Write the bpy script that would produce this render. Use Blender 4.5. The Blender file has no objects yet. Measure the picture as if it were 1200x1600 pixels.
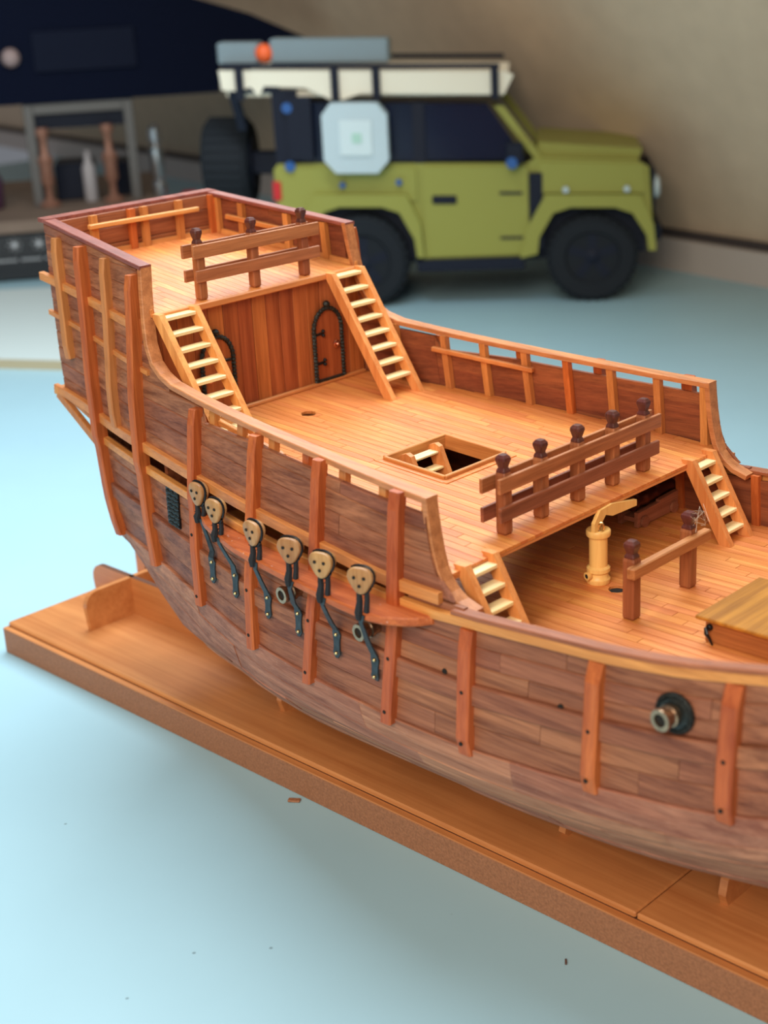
import bpy, bmesh, math, random
from mathutils import Vector, Matrix
random.seed(7)
R_ = random.Random(11)
S = 0.01            # one design unit = 1 cm
ZT = 2.5            # design height of the table top -> world z = 0
sc = bpy.context.scene
col = sc.collection
def V(p): return Vector((p[0]*S, p[1]*S, (p[2]-ZT)*S))

# ------------------------------------------------------------------ camera
cam_d = bpy.data.cameras.new('camera'); cam = bpy.data.objects.new('camera', cam_d); col.objects.link(cam)
fw = Vector((-0.6642972, 0.6635397, -0.3441284)); rt = Vector((0.7188199, 0.6933450, -0.0507023)); up = Vector((-0.2049567, 0.2810478, 0.9375526))
mw = Matrix((( rt.x, up.x, -fw.x, 0), (rt.y, up.y, -fw.y, 0), (rt.z, up.z, -fw.z, 0), (0, 0, 0, 1)))
cam_pos = V((31.8658, -42.8415, 36.6383))
cam.matrix_world = Matrix.Translation(cam_pos) @ mw
cam_d.sensor_fit = 'VERTICAL'; cam_d.sensor_height = 36; cam_d.sensor_width = 27
cam_d.lens = 2295.09/1600*36
cam_d.clip_start = 0.02; cam_d.clip_end = 50
cam_d.dof.use_dof = True; cam_d.dof.focus_distance = 0.60; cam_d.dof.aperture_fstop = 11.5
sc.camera = cam

# ------------------------------------------------------------------ light
w = bpy.data.worlds.new('room_light'); sc.world = w; w.use_nodes = True
bg = w.node_tree.nodes['Background']; bg.inputs[0].default_value = (0.85, 0.90, 1.0, 1); bg.inputs[1].default_value = 0.19
def area(name, loc, target, sx, sy, power, color):
    l = bpy.data.lights.new(name, 'AREA'); l.shape = 'RECTANGLE'; l.size = sx; l.size_y = sy; l.energy = power; l.color = color
    o = bpy.data.objects.new(name, l); col.objects.link(o); o.location = V(loc)
    d = (V(target)-V(loc)); o.rotation_euler = d.to_track_quat('-Z', 'Y').to_euler(); return o
def area_n(name, loc, nrm, along, sx, sy, power, color):
    l = bpy.data.lights.new(name, 'AREA'); l.shape = 'RECTANGLE'; l.size = sx; l.size_y = sy; l.energy = power; l.color = color
    o = bpy.data.objects.new(name, l); col.objects.link(o); z = -Vector(nrm).normalized(); x = Vector(along).normalized(); y = z.cross(x)
    o.matrix_world = Matrix.Translation(V(loc)) @ Matrix((x, y, z)).transposed().to_4x4(); return o
area_n('roof_window', (-42, 14, 96), (-.166, -.748, -.643), (.9763, -.2164, 0), .8, .9, 20.5, (0.80, 0.93, 1.0))
area('camera_side_fill', (52, -125, 104), (-20, 10, 10), 1.0, 0.9, 25.0, (1.0, 0.87, 0.70))  # soft warm fill added on the camera side to brighten the near hull
sc.view_settings.view_transform = 'Standard'; sc.view_settings.look = 'None'; sc.view_settings.gamma = 1; sc.view_settings.exposure = 0.0
sc.view_settings.use_curve_mapping = False

# ------------------------------------------------------------------ materials
def mat_base(name):
    m = bpy.data.materials.new(name); m.use_nodes = True; nt = m.node_tree
    return m, nt, nt.nodes['Principled BSDF']
def N(nt, t, **kw):
    n = nt.nodes.new(t)
    for k, v in kw.items(): setattr(n, k, v)
    return n
def plain(name, c, rough=.5, metal=0., spec=.5, noise=0., nscale=200, bump=0., trans=0.):
    m, nt, b = mat_base(name)
    b.inputs['Base Color'].default_value = (*c, 1); b.inputs['Roughness'].default_value = rough; b.inputs['Metallic'].default_value = metal
    b.inputs['Specular IOR Level'].default_value = spec
    b.inputs['Transmission Weight'].default_value = trans
    if noise or bump:
        tc = N(nt, 'ShaderNodeTexCoord'); n = N(nt, 'ShaderNodeTexNoise'); n.inputs['Scale'].default_value = nscale; n.inputs['Detail'].default_value = 5
        nt.links.new(tc.outputs['Object'], n.inputs['Vector'])
        if noise:
            r = N(nt, 'ShaderNodeValToRGB'); r.color_ramp.elements[0].position = .3; r.color_ramp.elements[1].position = .7
            r.color_ramp.elements[0].color = (*[x*(1-noise) for x in c], 1); r.color_ramp.elements[1].color = (*[min(1, x*(1+noise)) for x in c], 1)
            nt.links.new(n.outputs['Fac'], r.inputs[0]); nt.links.new(r.outputs[0], b.inputs['Base Color'])
        if bump:
            bp = N(nt, 'ShaderNodeBump'); bp.inputs['Strength'].default_value = bump; bp.inputs['Distance'].default_value = .0006
            nt.links.new(n.outputs['Fac'], bp.inputs['Height']); nt.links.new(bp.outputs[0], b.inputs['Normal'])
    return m
def wood(name, dark, light, axis='x', rough=.45, var=.22, hue=.0, grain=1500., bump=.35, flecks=0., blotch=.25, coat=0.):
    """procedural timber: streaks along one axis, pores, slow blotches, a shade of its own for every piece"""
    m, nt, b = mat_base(name); L = nt.links.new
    tc = N(nt, 'ShaderNodeTexCoord'); oi = N(nt, 'ShaderNodeObjectInfo')
    mp = N(nt, 'ShaderNodeMapping'); a = {'x': (.035, 1, 1), 'y': (1, .035, 1), 'z': (1, 1, .035)}[axis]
    mp.inputs['Scale'].default_value = a; L(tc.outputs['Object'], mp.inputs['Vector'])
    ofs = N(nt, 'ShaderNodeVectorMath', operation='SCALE'); comb = N(nt, 'ShaderNodeCombineXYZ')
    for i in range(3): L(oi.outputs['Random'], comb.inputs[i])
    L(comb.outputs[0], ofs.inputs[0]); ofs.inputs['Scale'].default_value = .8
    add = N(nt, 'ShaderNodeVectorMath', operation='ADD'); L(mp.outputs[0], add.inputs[0]); L(ofs.outputs[0], add.inputs[1])
    n1 = N(nt, 'ShaderNodeTexNoise'); n1.inputs['Scale'].default_value = grain; n1.inputs['Detail'].default_value = 6; n1.inputs['Roughness'].default_value = .65; n1.inputs['Distortion'].default_value = .4
    L(add.outputs[0], n1.inputs['Vector'])
    n2 = N(nt, 'ShaderNodeTexNoise'); n2.inputs['Scale'].default_value = grain*.22; n2.inputs['Detail'].default_value = 3
    L(add.outputs[0], n2.inputs['Vector'])
    n3 = N(nt, 'ShaderNodeTexNoise'); n3.inputs['Scale'].default_value = 45; n3.inputs['Detail'].default_value = 2; L(tc.outputs['Object'], n3.inputs['Vector'])
    mix = N(nt, 'ShaderNodeMath', operation='MULTIPLY_ADD'); L(n2.outputs['Fac'], mix.inputs[0]); mix.inputs[1].default_value = .55
    mul = N(nt, 'ShaderNodeMath', operation='MULTIPLY'); L(n1.outputs['Fac'], mul.inputs[0]); mul.inputs[1].default_value = .45; L(mul.outputs[0], mix.inputs[2])
    r = N(nt, 'ShaderNodeValToRGB'); r.color_ramp.elements[0].position = .36; r.color_ramp.elements[1].position = .66
    r.color_ramp.elements[0].color = (*dark, 1); r.color_ramp.elements[1].color = (*light, 1); L(mix.outputs[0], r.inputs[0])
    hs = N(nt, 'ShaderNodeHueSaturation')
    # value = 1 + var*(rand-.5)*2 + blotch
    v1 = N(nt, 'ShaderNodeMath', operation='MULTIPLY_ADD'); L(oi.outputs['Random'], v1.inputs[0]); v1.inputs[1].default_value = 2*var; v1.inputs[2].default_value = 1-var-blotch*.5
    v2 = N(nt, 'ShaderNodeMath', operation='MULTIPLY_ADD'); L(n3.outputs['Fac'], v2.inputs[0]); v2.inputs[1].default_value = blotch; L(v1.outputs[0], v2.inputs[2])
    L(v2.outputs[0], hs.inputs['Value']); L(r.outputs[0], hs.inputs['Color'])
    h1 = N(nt, 'ShaderNodeMath', operation='MULTIPLY_ADD'); L(oi.outputs['Random'], h1.inputs[0]); h1.inputs[1].default_value = hue; h1.inputs[2].default_value = .5-hue/2
    L(h1.outputs[0], hs.inputs['Hue']); out = hs.outputs[0]
    if flecks:
        vo = N(nt, 'ShaderNodeTexVoronoi'); vo.inputs['Scale'].default_value = 260
        L(tc.outputs['Object'], vo.inputs['Vector'])
        cr = N(nt, 'ShaderNodeValToRGB'); cr.color_ramp.elements[0].position = .07; cr.color_ramp.elements[0].color = (1, 1, 1, 1); cr.color_ramp.elements[1].position = .13; cr.color_ramp.elements[1].color = (0, 0, 0, 1)
        L(vo.outputs['Distance'], cr.inputs[0])
        mx = N(nt, 'ShaderNodeMix', data_type='RGBA'); mf = N(nt, 'ShaderNodeMath', operation='MULTIPLY'); L(cr.outputs[0], mf.inputs[0]); mf.inputs[1].default_value = flecks
        L(mf.outputs[0], mx.inputs['Factor']); L(out, mx.inputs['A']); mx.inputs['B'].default_value = (.75, .6, .5, 1); out = mx.outputs['Result']
    L(out, b.inputs['Base Color'])
    b.inputs['Roughness'].default_value = rough; b.inputs['Specular IOR Level'].default_value = .35; b.inputs['Coat Weight'].default_value = coat; b.inputs['Coat Roughness'].default_value = .25
    bp = N(nt, 'ShaderNodeBump'); bp.inputs['Strength'].default_value = bump; bp.inputs['Distance'].default_value = .0004
    L(n1.outputs['Fac'], bp.inputs['Height']); L(bp.outputs[0], b.inputs['Normal'])
    return m
W = {}
W['hull'] = wood('walnut_plank', (.15, .044, .022), (.43, .165, .083), 'x', .55, .17, .012, 1500, .5, .0, .25)
W['bottom'] = wood('pale_walnut_plank', (.25, .08, .045), (.60, .26, .15), 'x', .6, .17, .012, 1300, .8, .1, .3)
W['inner'] = wood('inner_plank', (.15, .04, .02), (.34, .10, .04), 'x', .5, .18, .01)
W['transom'] = wood('transom_plank', (.20, .06, .025), (.42, .15, .06), 'y', .5, .18, .01)
W['rib'] = wood('red_brown_rib', (.34, .066, .016), (.60, .155, .04), 'z', .4, .10, .008, 1500, .3)
W['ribo'] = wood('orange_brown_rib', (.42, .15, .04), (.66, .27, .085), 'z', .4, .1, .01, 1500, .3)
W['wale'] = wood('orange_brown_wale', (.48, .16, .04), (.76, .31, .09), 'x', .4, .06, .01, 1300, .3)
W['waley'] = wood('orange_brown_cross_timber', (.48, .18, .05), (.74, .34, .11), 'y', .4, .06, .01, 1300, .3)
W['capdark'] = wood('dark_red_cap', (.17, .045, .035), (.36, .11, .08), 'x', .35, .05, .0, 1500, .3)
W['cap'] = wood('brown_cap', (.36, .125, .045), (.62, .25, .095), 'x', .4, .08, .0, 1500, .3)
W['deck'] = wood('deck_plank_timber', (.54, .150, .032), (.82, .31, .090), 'x', .42, .04, .012, 1300, .2, .0, .2, .15)
W['deckbed'] = plain('deck_bed', (.22, .07, .02), .7)
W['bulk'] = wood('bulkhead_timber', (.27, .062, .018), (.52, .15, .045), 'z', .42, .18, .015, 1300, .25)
W['trimy'] = wood('deck_edge_timber', (.50, .17, .05), (.78, .33, .11), 'y', .4, .08)
W['tread'] = wood('pale_tread_timber', (.86, .62, .28), (1.0, .84, .50), 'y', .4, .04, 0, 1200, .2, 0, .1)
W['string'] = wood('stringer_timber', (.62, .21, .055), (.88, .38, .12), 'z', .4, .07, .01, 1300, .2)
W['post'] = wood('post_timber', (.22, .065, .025), (.45, .155, .06), 'z', .4, .12, .01, 1500, .3)
W['head'] = wood('post_head_timber', (.06, .018, .014), (.16, .045, .035), 'z', .3, .1, .01, 1500, .3)
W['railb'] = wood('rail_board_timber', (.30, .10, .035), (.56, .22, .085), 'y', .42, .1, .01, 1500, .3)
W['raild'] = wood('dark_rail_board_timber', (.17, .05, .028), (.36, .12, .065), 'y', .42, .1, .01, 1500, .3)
W['channel'] = wood('channel_timber', (.38, .075, .02), (.66, .18, .05), 'x', .5, .05, .0, 1400, .35, .4)
W['box'] = wood('pump_boxwood', (.78, .42, .12), (.92, .58, .20), 'z', .35, .03, 0, 900, .1, 0, .1)
W['dead'] = wood('deadeye_boxwood', (.36, .17, .06), (.54, .30, .125), 'z', .4, .08, .01, 1400, .15)
W['ply'] = wood('varnished_ply', (.48, .165, .048), (.66, .28, .095), 'x', .38, .03, 0, 350, .05, 0, .25, .3)
W['edge'] = plain('fibreboard_edge', (.34, .145, .072), .55, 0, .3, .2, 950, .5)
W['waistcap'] = wood('dark_waist_cap', (.22, .065, .028), (.42, .14, .06), 'x', .4, .05, .0, 1500, .3)
W['dkedge'] = wood('laser_cut_edge', (.07, .025, .015), (.16, .06, .03), 'x', .5, .05)
W['burl'] = wood('golden_lid_timber', (.30, .11, .014), (.56, .235, .032), 'y', .35, .03, 0, 1000, .25, 0, .5)
W['boxside'] = wood('hatch_side_timber', (.28, .085, .025), (.48, .17, .05), 'x', .42, .06)
W['gunwood'] = wood('gun_carriage_timber', (.30, .10, .05), (.50, .19, .10), 'y', .5, .08)
M_black = plain('black_metal', (.018, .019, .022), .35, .6, .5, 0, 200)
M_cast = plain('black_cast_metal', (.035, .04, .038), .4, .7, .5, .5, 900, .9)
M_strap = plain('blued_iron', (.045, .06, .07), .45, .5, .5, .25, 400)
M_brass = plain('brass', (.80, .58, .28), .25, 1.)
M_bronze = plain('bronze', (.42, .27, .17), .28, .95, .5, .25, 500)
M_copper = plain('copper_knob', (.75, .38, .26), .2, 1.)
M_hole = plain('hole_dark', (.01, .008, .006), .9)
M_fil = plain('fibre', (.75, .62, .48), .6)
M_thread = plain('black_thread', (.012, .012, .015), .8)

# ------------------------------------------------------------------ object helpers
def base_of(p):
    v = Vector((0, 0, 0))
    while p is not None: v = v + p.location; p = p.parent
    return v
def empty(name, loc, label=None, cat=None, group=None, rz=0):
    o = bpy.data.objects.new(name, None); o.empty_display_size = .01; col.objects.link(o); o.location = V(loc); o.rotation_euler.z = rz
    if label: o['label'] = label
    if cat: o['category'] = cat
    if group: o['group'] = group
    return o
class MB:
    """collects shapes in design units, world frame (or a local frame), and links them as ONE mesh object"""
    def __init__(s): s.v = []; s.f = []; s.mi = []; s.cur = 0
    def add(s, vs, fs):
        o = len(s.v); s.v += [tuple(p) for p in vs]; s.f += [[o+i for i in f] for f in fs]; s.mi += [s.cur]*len(fs); return s
    def box(s, c, d, rot=None, ch=0.):
        h = [x/2 for x in d]; bm = bmesh.new(); bmesh.ops.create_cube(bm, size=1)
        for v in bm.verts: v.co = Vector((v.co.x*d[0], v.co.y*d[1], v.co.z*d[2]))
        if ch: bmesh.ops.bevel(bm, geom=list(bm.edges), offset=ch, segments=1, affect='EDGES')
        bm.verts.index_update()
        vs = []
        for v in bm.verts:
            q = v.co.copy()
            if rot is not None: q = rot @ q
            vs.append((c[0]+q.x, c[1]+q.y, c[2]+q.z))
        fs = [[v.index for v in f.verts] for f in bm.faces]; bm.free(); return s.add(vs, fs)
    def beam(s, p, q, w, h, upv=(0, 0, 1), ch=0.):
        p = Vector(p); q = Vector(q); x = (q-p); L = x.length; x.normalize(); y = Vector(upv).cross(x).normalized(); z = x.cross(y)
        return s.box((p+q)/2, (L, w, h), Matrix((x, y, z)).transposed(), ch)
    def prism(s, pts, ext, ch=0):
        """pts: planar polygon of 3D points, ext: extrusion vector"""
        n = len(pts); e = Vector(ext); vs = [tuple(p) for p in pts]+[tuple(Vector(p)+e) for p in pts]
        fs = [list(range(n))[::-1], list(range(n, 2*n))]+[[i, (i+1) % n, n+(i+1) % n, n+i] for i in range(n)]
        return s.add(vs, fs)
    def lathe(s, c, prof, ax=(0, 0, 1), n=20, closed=True):
        ax = Vector(ax).normalized(); t = Vector((1, 0, 0)) if abs(ax.x) < .9 else Vector((0, 1, 0)); u = ax.cross(t).normalized(); v = ax.cross(u); c = Vector(c)
        vs = []; fs = []
        for r, z in prof:
            for i in range(n):
                a = 2*math.pi*i/n; vs.append(tuple(c+ax*z+(u*math.cos(a)+v*math.sin(a))*r))
        m = len(prof)
        for j in range(m-1):
            for i in range(n): fs.append([j*n+i, j*n+(i+1) % n, (j+1)*n+(i+1) % n, (j+1)*n+i])
        if closed: fs.append(list(range(n))[::-1]); fs.append([(m-1)*n+i for i in range(n)])
        return s.add(vs, fs)
    def tube(s, path, r, n=8, closed=False):
        P = [Vector(p) for p in path]; m = len(P); vs = []; fs = []
        for j in range(m):
            t = (P[(j+1) % m]-P[j-1]) if closed else (P[min(j+1, m-1)]-P[max(j-1, 0)])
            t.normalize(); a = Vector((0, 0, 1)) if abs(t.z) < .85 else Vector((1, 0, 0)); u = t.cross(a).normalized(); v = t.cross(u)
            rr = r[j] if isinstance(r, (list, tuple)) else r
            for i in range(n):
                k = 2*math.pi*i/n; vs.append(tuple(P[j]+(u*math.cos(k)+v*math.sin(k))*rr))
        for j in range(m if closed else m-1):
            for i in range(n): fs.append([j*n+i, j*n+(i+1) % n, ((j+1) % m)*n+(i+1) % n, ((j+1) % m)*n+i])
        if not closed: fs.append(list(range(n))[::-1]); fs.append([(m-1)*n+i for i in range(n)])
        return s.add(vs, fs)
    def loft(s, rings, cap=True):
        """rings: list of closed loops with equal counts"""
        n = len(rings[0]); vs = [tuple(p) for r in rings for p in r]; fs = []
        for j in range(len(rings)-1):
            for i in range(n): fs.append([j*n+i, j*n+(i+1) % n, (j+1)*n+(i+1) % n, (j+1)*n+i])
        if cap: fs.append(list(range(n))[::-1]); fs.append([(len(rings)-1)*n+i for i in range(n)])
        return s.add(vs, fs)
    def sphere(s, c, r, n=10, sc_=(1, 1, 1)):
        prof = [(max(r*math.sin(math.pi*k/n), .0001), -r*math.cos(math.pi*k/n)) for k in range(n+1)]
        return s.lathe(c, prof, n=n+4)
    def build(s, name, mat, parent=None, label=None, smooth=False, local=False, cat=None, group=None, kind=None, loc=None, xf=None):
        me = bpy.data.meshes.new(name)
        b = V((0, 0, ZT)) if (local or (parent is None and loc is None)) else (V(loc) if parent is None else base_of(parent))
        if local: vs = [Vector(p)*S for p in s.v]
        else: vs = [V(p)-b for p in (s.v if xf is None else [xf(p) for p in s.v])]
        me.from_pydata(vs, [], s.f); bm = bmesh.new(); bm.from_mesh(me); bmesh.ops.recalc_face_normals(bm, faces=bm.faces); bm.to_mesh(me); bm.free()
        mats = mat if isinstance(mat, (list, tuple)) else [mat]
        for m in mats: me.materials.append(m)
        for p, k in zip(me.polygons, s.mi): p.material_index = k; p.use_smooth = smooth
        if smooth:
            try: me.set_sharp_from_angle(angle=math.radians(38))
            except Exception: pass
        o = bpy.data.objects.new(name, me); col.objects.link(o)
        if parent is not None: o.parent = parent
        elif loc is not None: o.location = V(loc)
        if label: o['label'] = label
        if cat: o['category'] = cat
        if group: o['group'] = group
        if kind: o['kind'] = kind
        return o
def lerp(tab, x):
    if x <= tab[0][0]: return tab[0][1]
    for (a, p), (b, q) in zip(tab, tab[1:]):
        if x <= b: return p+(q-p)*(x-a)/(b-a)
    return tab[-1][1]

# ------------------------------------------------------------------ the table, the strip behind it and the sloping ceiling
def white_top(name, c, rough):
    m, nt, b = mat_base(name); tc = N(nt, 'ShaderNodeTexCoord')
    vo = N(nt, 'ShaderNodeTexVoronoi'); vo.inputs['Scale'].default_value = 42; nt.links.new(tc.outputs['Object'], vo.inputs['Vector'])
    cr = N(nt, 'ShaderNodeValToRGB'); cr.color_ramp.elements[0].position = .018; cr.color_ramp.elements[0].color = (c[0]*.55, c[1]*.55, c[2]*.55, 1); cr.color_ramp.elements[1].position = .04; cr.color_ramp.elements[1].color = (*c, 1)
    nt.links.new(vo.outputs['Distance'], cr.inputs[0])
    no = N(nt, 'ShaderNodeTexNoise'); no.inputs['Scale'].default_value = 9; no.inputs['Detail'].default_value = 4; nt.links.new(tc.outputs['Object'], no.inputs['Vector'])
    mx = N(nt, 'ShaderNodeMix', data_type='RGBA', blend_type='MULTIPLY'); mx.inputs['Factor'].default_value = .12
    nt.links.new(cr.outputs[0], mx.inputs['A']); nt.links.new(no.outputs['Fac'], mx.inputs['B']); nt.links.new(mx.outputs['Result'], b.inputs['Base Color'])
    b.inputs['Roughness'].default_value = rough; b.inputs['Specular IOR Level'].default_value = .28
    return m
M_top = white_top('pale_blue_laminate', (.385, .60, .695), .4)
MB().box((-60, 0, 1.2), (380, 300, 2.6)).build('desk', M_top, label='large pale blue-white laminate desk top under the model ship', cat='desk', loc=(-60, 0, 2.5))
A = Vector((-67.5, 102.6, 0)); wd = Vector((.9763, -.2164, 0)); wn = Vector((.2164, .9763, 0))
M_strip = plain('strip_paint', (.52, .46, .42), .6)
p = [A+wd*-260, A+wd*140]
MB().prism([p[0]+Vector((0, 0, 2.5)), p[1]+Vector((0, 0, 2.5)), p[1]+Vector((0, 0, 6.1)), p[0]+Vector((0, 0, 6.1))], wn*4).build('baseboard_back', M_strip, kind='structure', loc=(-67.5, 102.6, 2.5))
M_slope = plain('cream_plaster', (.68, .52, .37), .75, 0, .2, .05, 30, .3)
sd = (-wn*math.cos(math.radians(60))+Vector((0, 0, math.sin(math.radians(60)))))
sn = wd.cross(sd).normalized()
q = [A+wd*-260+wn*1.5+Vector((0, 0, 7.0)), A+wd*140+wn*1.5+Vector((0, 0, 7.0))]
MB().prism([q[0], q[1], q[1]+sd*170, q[0]+sd*170], sn*(-3) if (sn.z < 0) else sn*3).build('ceiling', M_slope, kind='structure', loc=(-67.5, 102.6, 2.5))
MB().prism([A+wd*-260+wn*1.0+Vector((0, 0, 6.1)), A+wd*140+wn*1.0+Vector((0, 0, 6.1)), A+wd*140+wn*1.0+Vector((0, 0, 7.0)), A+wd*-260+wn*1.0+Vector((0, 0, 7.0))], wn*5).build('trim_1', plain('seam_dark', (.05, .04, .04), .8), kind='structure', loc=(-67.5, 102.6, 6.1))

# ------------------------------------------------------------------ hull form (stations: x -> [(height, half breadth)...])
ST = [
 (-27.3,[(19.0,5.0),(21,5.05),(23,5.05),(25,5.04),(27.2,5.0)]),
 (-24.5,[(10.2,0),(10.4,1.5),(11.0,3.5),(11.8,4.6),(12.8,5.0),(14.5,5.2),(17,5.4),(20,5.45),(23,5.4),(26.6,5.4)]),
 (-22,[(7.8,0),(8.3,2),(9.6,4.0),(10.8,5.1),(12.5,5.7),(14.5,5.95),(17,6.05),(20,6.05),(23,5.85),(26.2,5.75)]),
 (-19.5,[(5.8,0),(6.4,2),(7.9,4.3),(9.0,5.4),(11.7,6.3),(14.5,6.55),(17,6.65),(20,6.6),(23,6.3),(25.8,6.1)]),
 (-14.5,[(5.0,0),(5.5,2.7),(7.2,5.2),(9.8,7.3),(12,7.8),(14.5,7.8),(17,7.6),(20,7.25),(23,6.9),(25.8,6.7)]),
 (-10,[(4.9,0),(5.5,3),(7.2,6),(9.6,8.3),(11.6,8.9),(14.5,8.75),(17,8.35),(20,7.9),(23,7.6),(25.8,7.4)]),
 (-6,[(4.9,0),(5.5,3),(7.1,6),(9.8,8.8),(11.4,9.3),(14.5,9.15),(17,8.75),(20,8.35),(23,8.1)]),
 (-1.8,[(4.9,0),(5.5,3),(7.1,6),(9.9,9.1),(11.3,9.6),(14.5,9.35),(17,9.1),(20,8.8),(23,8.7)]),
 (2,[(4.9,0),(5.6,3),(7.15,6),(10,9.2),(11.2,9.65),(14.5,9.4),(17,9.15),(20,9.05),(23,9.0)]),
 (7,[(5.0,0),(5.8,3),(7.5,6),(10.4,9.2),(11.6,9.65),(14.5,9.4),(17,9.2),(20,9.1)]),
 (12,[(5.2,0),(6.3,3),(8.4,6),(11,8.8),(12.4,9.3),(14.5,9.2),(17,8.95),(20,8.9)]),
 (17,[(5.4,0),(6.8,2.5),(9.5,5.5),(12,7.6),(13.4,8.0),(15,8.0),(18,8.0),(20,8.0)]),
 (22,[(5.8,0),(7.5,1.8),(10.5,4.2),(13,5.8),(14.4,6.2),(16,6.3),(19,6.4),(21,6.4)]),
 (27,[(6.6,0),(8.5,.9),(11.5,2.3),(14,3.3),(15.4,3.7),(17,3.9),(20,4.1),(22,4.1)]),
 (31,[(9,0),(11,.15),(13,.3),(15,.4),(17,.5),(20,.6),(22,.7)])]
SX = [s[0] for s in ST]
def hb(x, z):
    x = min(max(x, SX[0]), SX[-1]); i = 1
    while i < len(SX)-1 and SX[i] < x: i += 1
    g = lambda j: lerp(ST[min(max(j, 0), len(SX)-1)][1], z)
    if i == 1:
        t = (x-SX[0])/(SX[1]-SX[0]); return g(0)*(1-t)+g(1)*t
    h = SX[i]-SX[i-1]; t = (x-SX[i-1])/h; p1, p2 = g(i-1), g(i); j0 = max(i-2, 1); j3 = min(i+1, len(SX)-1)
    m1 = (p2-g(j0))/(SX[i]-SX[j0])*h if i-1 > 1 else (p2-p1)
    m2 = (g(j3)-p1)/(SX[j3]-SX[i-1])*h if i < len(SX)-1 else (p2-p1)
    t2, t3 = t*t, t*t*t
    return (2*t3-3*t2+1)*p1+(t3-2*t2+t)*m1+(-2*t3+3*t2)*p2+(t3-t2)*m2
keel = lambda x: lerp([(s[0], s[1][0][0]) for s in ST[1:]], x)
ledge = lambda x: lerp([(-24.5,12.6),(-18.6,12.45),(-14.1,12.2),(-10,11.9),(-6,11.6),(-1.7,11.5),(2,11.5),(7.3,12.0),(12,12.6),(17,13.6),(22,14.6),(27,15.6),(31,16)], x)
strip = lambda x: lerp([(-25,17.05),(-18,16.7),(-14.5,16.5),(-7.5,16.1),(-2,15.95),(1.9,15.9),(5.2,16.15),(7.6,16.3),(9.9,16.55),(13,17.05),(17,17.8),(22,19),(27,20.5),(31,21.6)], x)  # underside of rail strip
wale = lambda x: lerp([(-27.8,18.9),(-22.3,18.3),(-18.6,18.1),(-14.2,17.75),(-10,17.5),(-6,17.2),(-1.8,16.9),(1,16.86)], x)          # top of the castle wale
rail = lambda x: lerp([(-27.4,26.82),(-18.34,25.62),(-18.15,23.5),(-17.9,22.6),(-17.45,21.75),(-16.85,21.3),(-16,21.08),(-14,20.86),(-10,20.54),(-6,20.28),(-3,20.12),(0,20)], x)   # cap top
qz = lambda x: 17.17-.06*(x-.5)     # half deck
pz = lambda x: 23.6+.135*(-18.05-x)  # poop deck

ship = empty('model_ship', (0, 0, 4.9), 'wooden model sailing ship hull without masts, standing on the varnished display base', 'model ship')
def stations(x0, x1, step=1.0):
    n = max(2, int(math.ceil((x1-x0)/step))); return [x0+(x1-x0)*i/n for i in range(n+1)]
def strake(x0, x1, z0, z1, side, t=.22, off=0., ch=.045, xlim=None, name='hull_plank', mat=None, parent=None, step=1.0):
    """one plank on the vertical side; z0, z1 are functions of x"""
    rings = []
    for x in stations(x0, x1, step):
        a, b = z0(x), z1(x)
        if b-a < .04: continue
        prof = [(a, -t), (a, off-ch), (a+ch, off), ((a+b)/2, off), (b-ch, off), (b, off-ch), (b, -t)]
        rings.append([((min(x, xlim(z)) if xlim else x), side*(hb(x, z)+o), z) for z, o in prof])
    if len(rings) < 2: return None
    # seat the two butt ends back a little so the joint reads
    for k, e in ((0, 1), (-1, -1)):
        rings[k] = [(p[0]+e*.012, p[1], p[2]) for p in rings[k]]
    return MB().loft(rings).build(name, mat or W['hull'], parent or hull)
# inner shell that carries the planking
def sec(x, zt, n=26):
    k = keel(x); zs = [k+(zt-k)*((i/n)**1.5) for i in range(n+1)]; return [(hb(x, z), z) for z in zs]
m = MB(); xs = stations(-24.3, 30.5, 1.4); rings = []
for x in xs:
    zt = strip(x)+.1; s_ = sec(x, zt, 16); o = .24
    outer = [(x, -max(y-o, 0), z+ (o if z < ledge(x) else 0)) for y, z in s_[::-1]]; outer2 = [(x, max(y-o, 0), z+(o if z < ledge(x) else 0)) for y, z in s_[1:]]
    inner = [(x, max(y-o-.12, 0), max(z, 13.4)) for y, z in s_[::-1]]; inner2 = [(x, -max(y-o-.12, 0), max(z, 13.4)) for y, z in s_[1:]]
    rings.append(outer+outer2+inner+inner2)
m.loft(rings)
hull = m.build('hull', W['inner'], ship, label='dark inner shell seen through the slots between wales')
# keel and stem
MB().prism([(-24.3, -.16, 10.3), (-22, -.16, 7.8), (-19.5, -.16, 5.8), (-14.5, -.16, 5.0), (-6, -.16, 4.9), (7, -.16, 4.95), (17, -.16, 5.3), (27, -.16, 6.6), (31, -.16, 9), (31.6, -.16, 20), (30.8, -.16, 20), (30, -.16, 9.5), (26, -.16, 7.6), (-14, -.16, 5.4), (-19, -.16, 6.6), (-23.8, -.16, 11)], (0, .32, 0)).build('keel', W['bottom'], ship)

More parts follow.
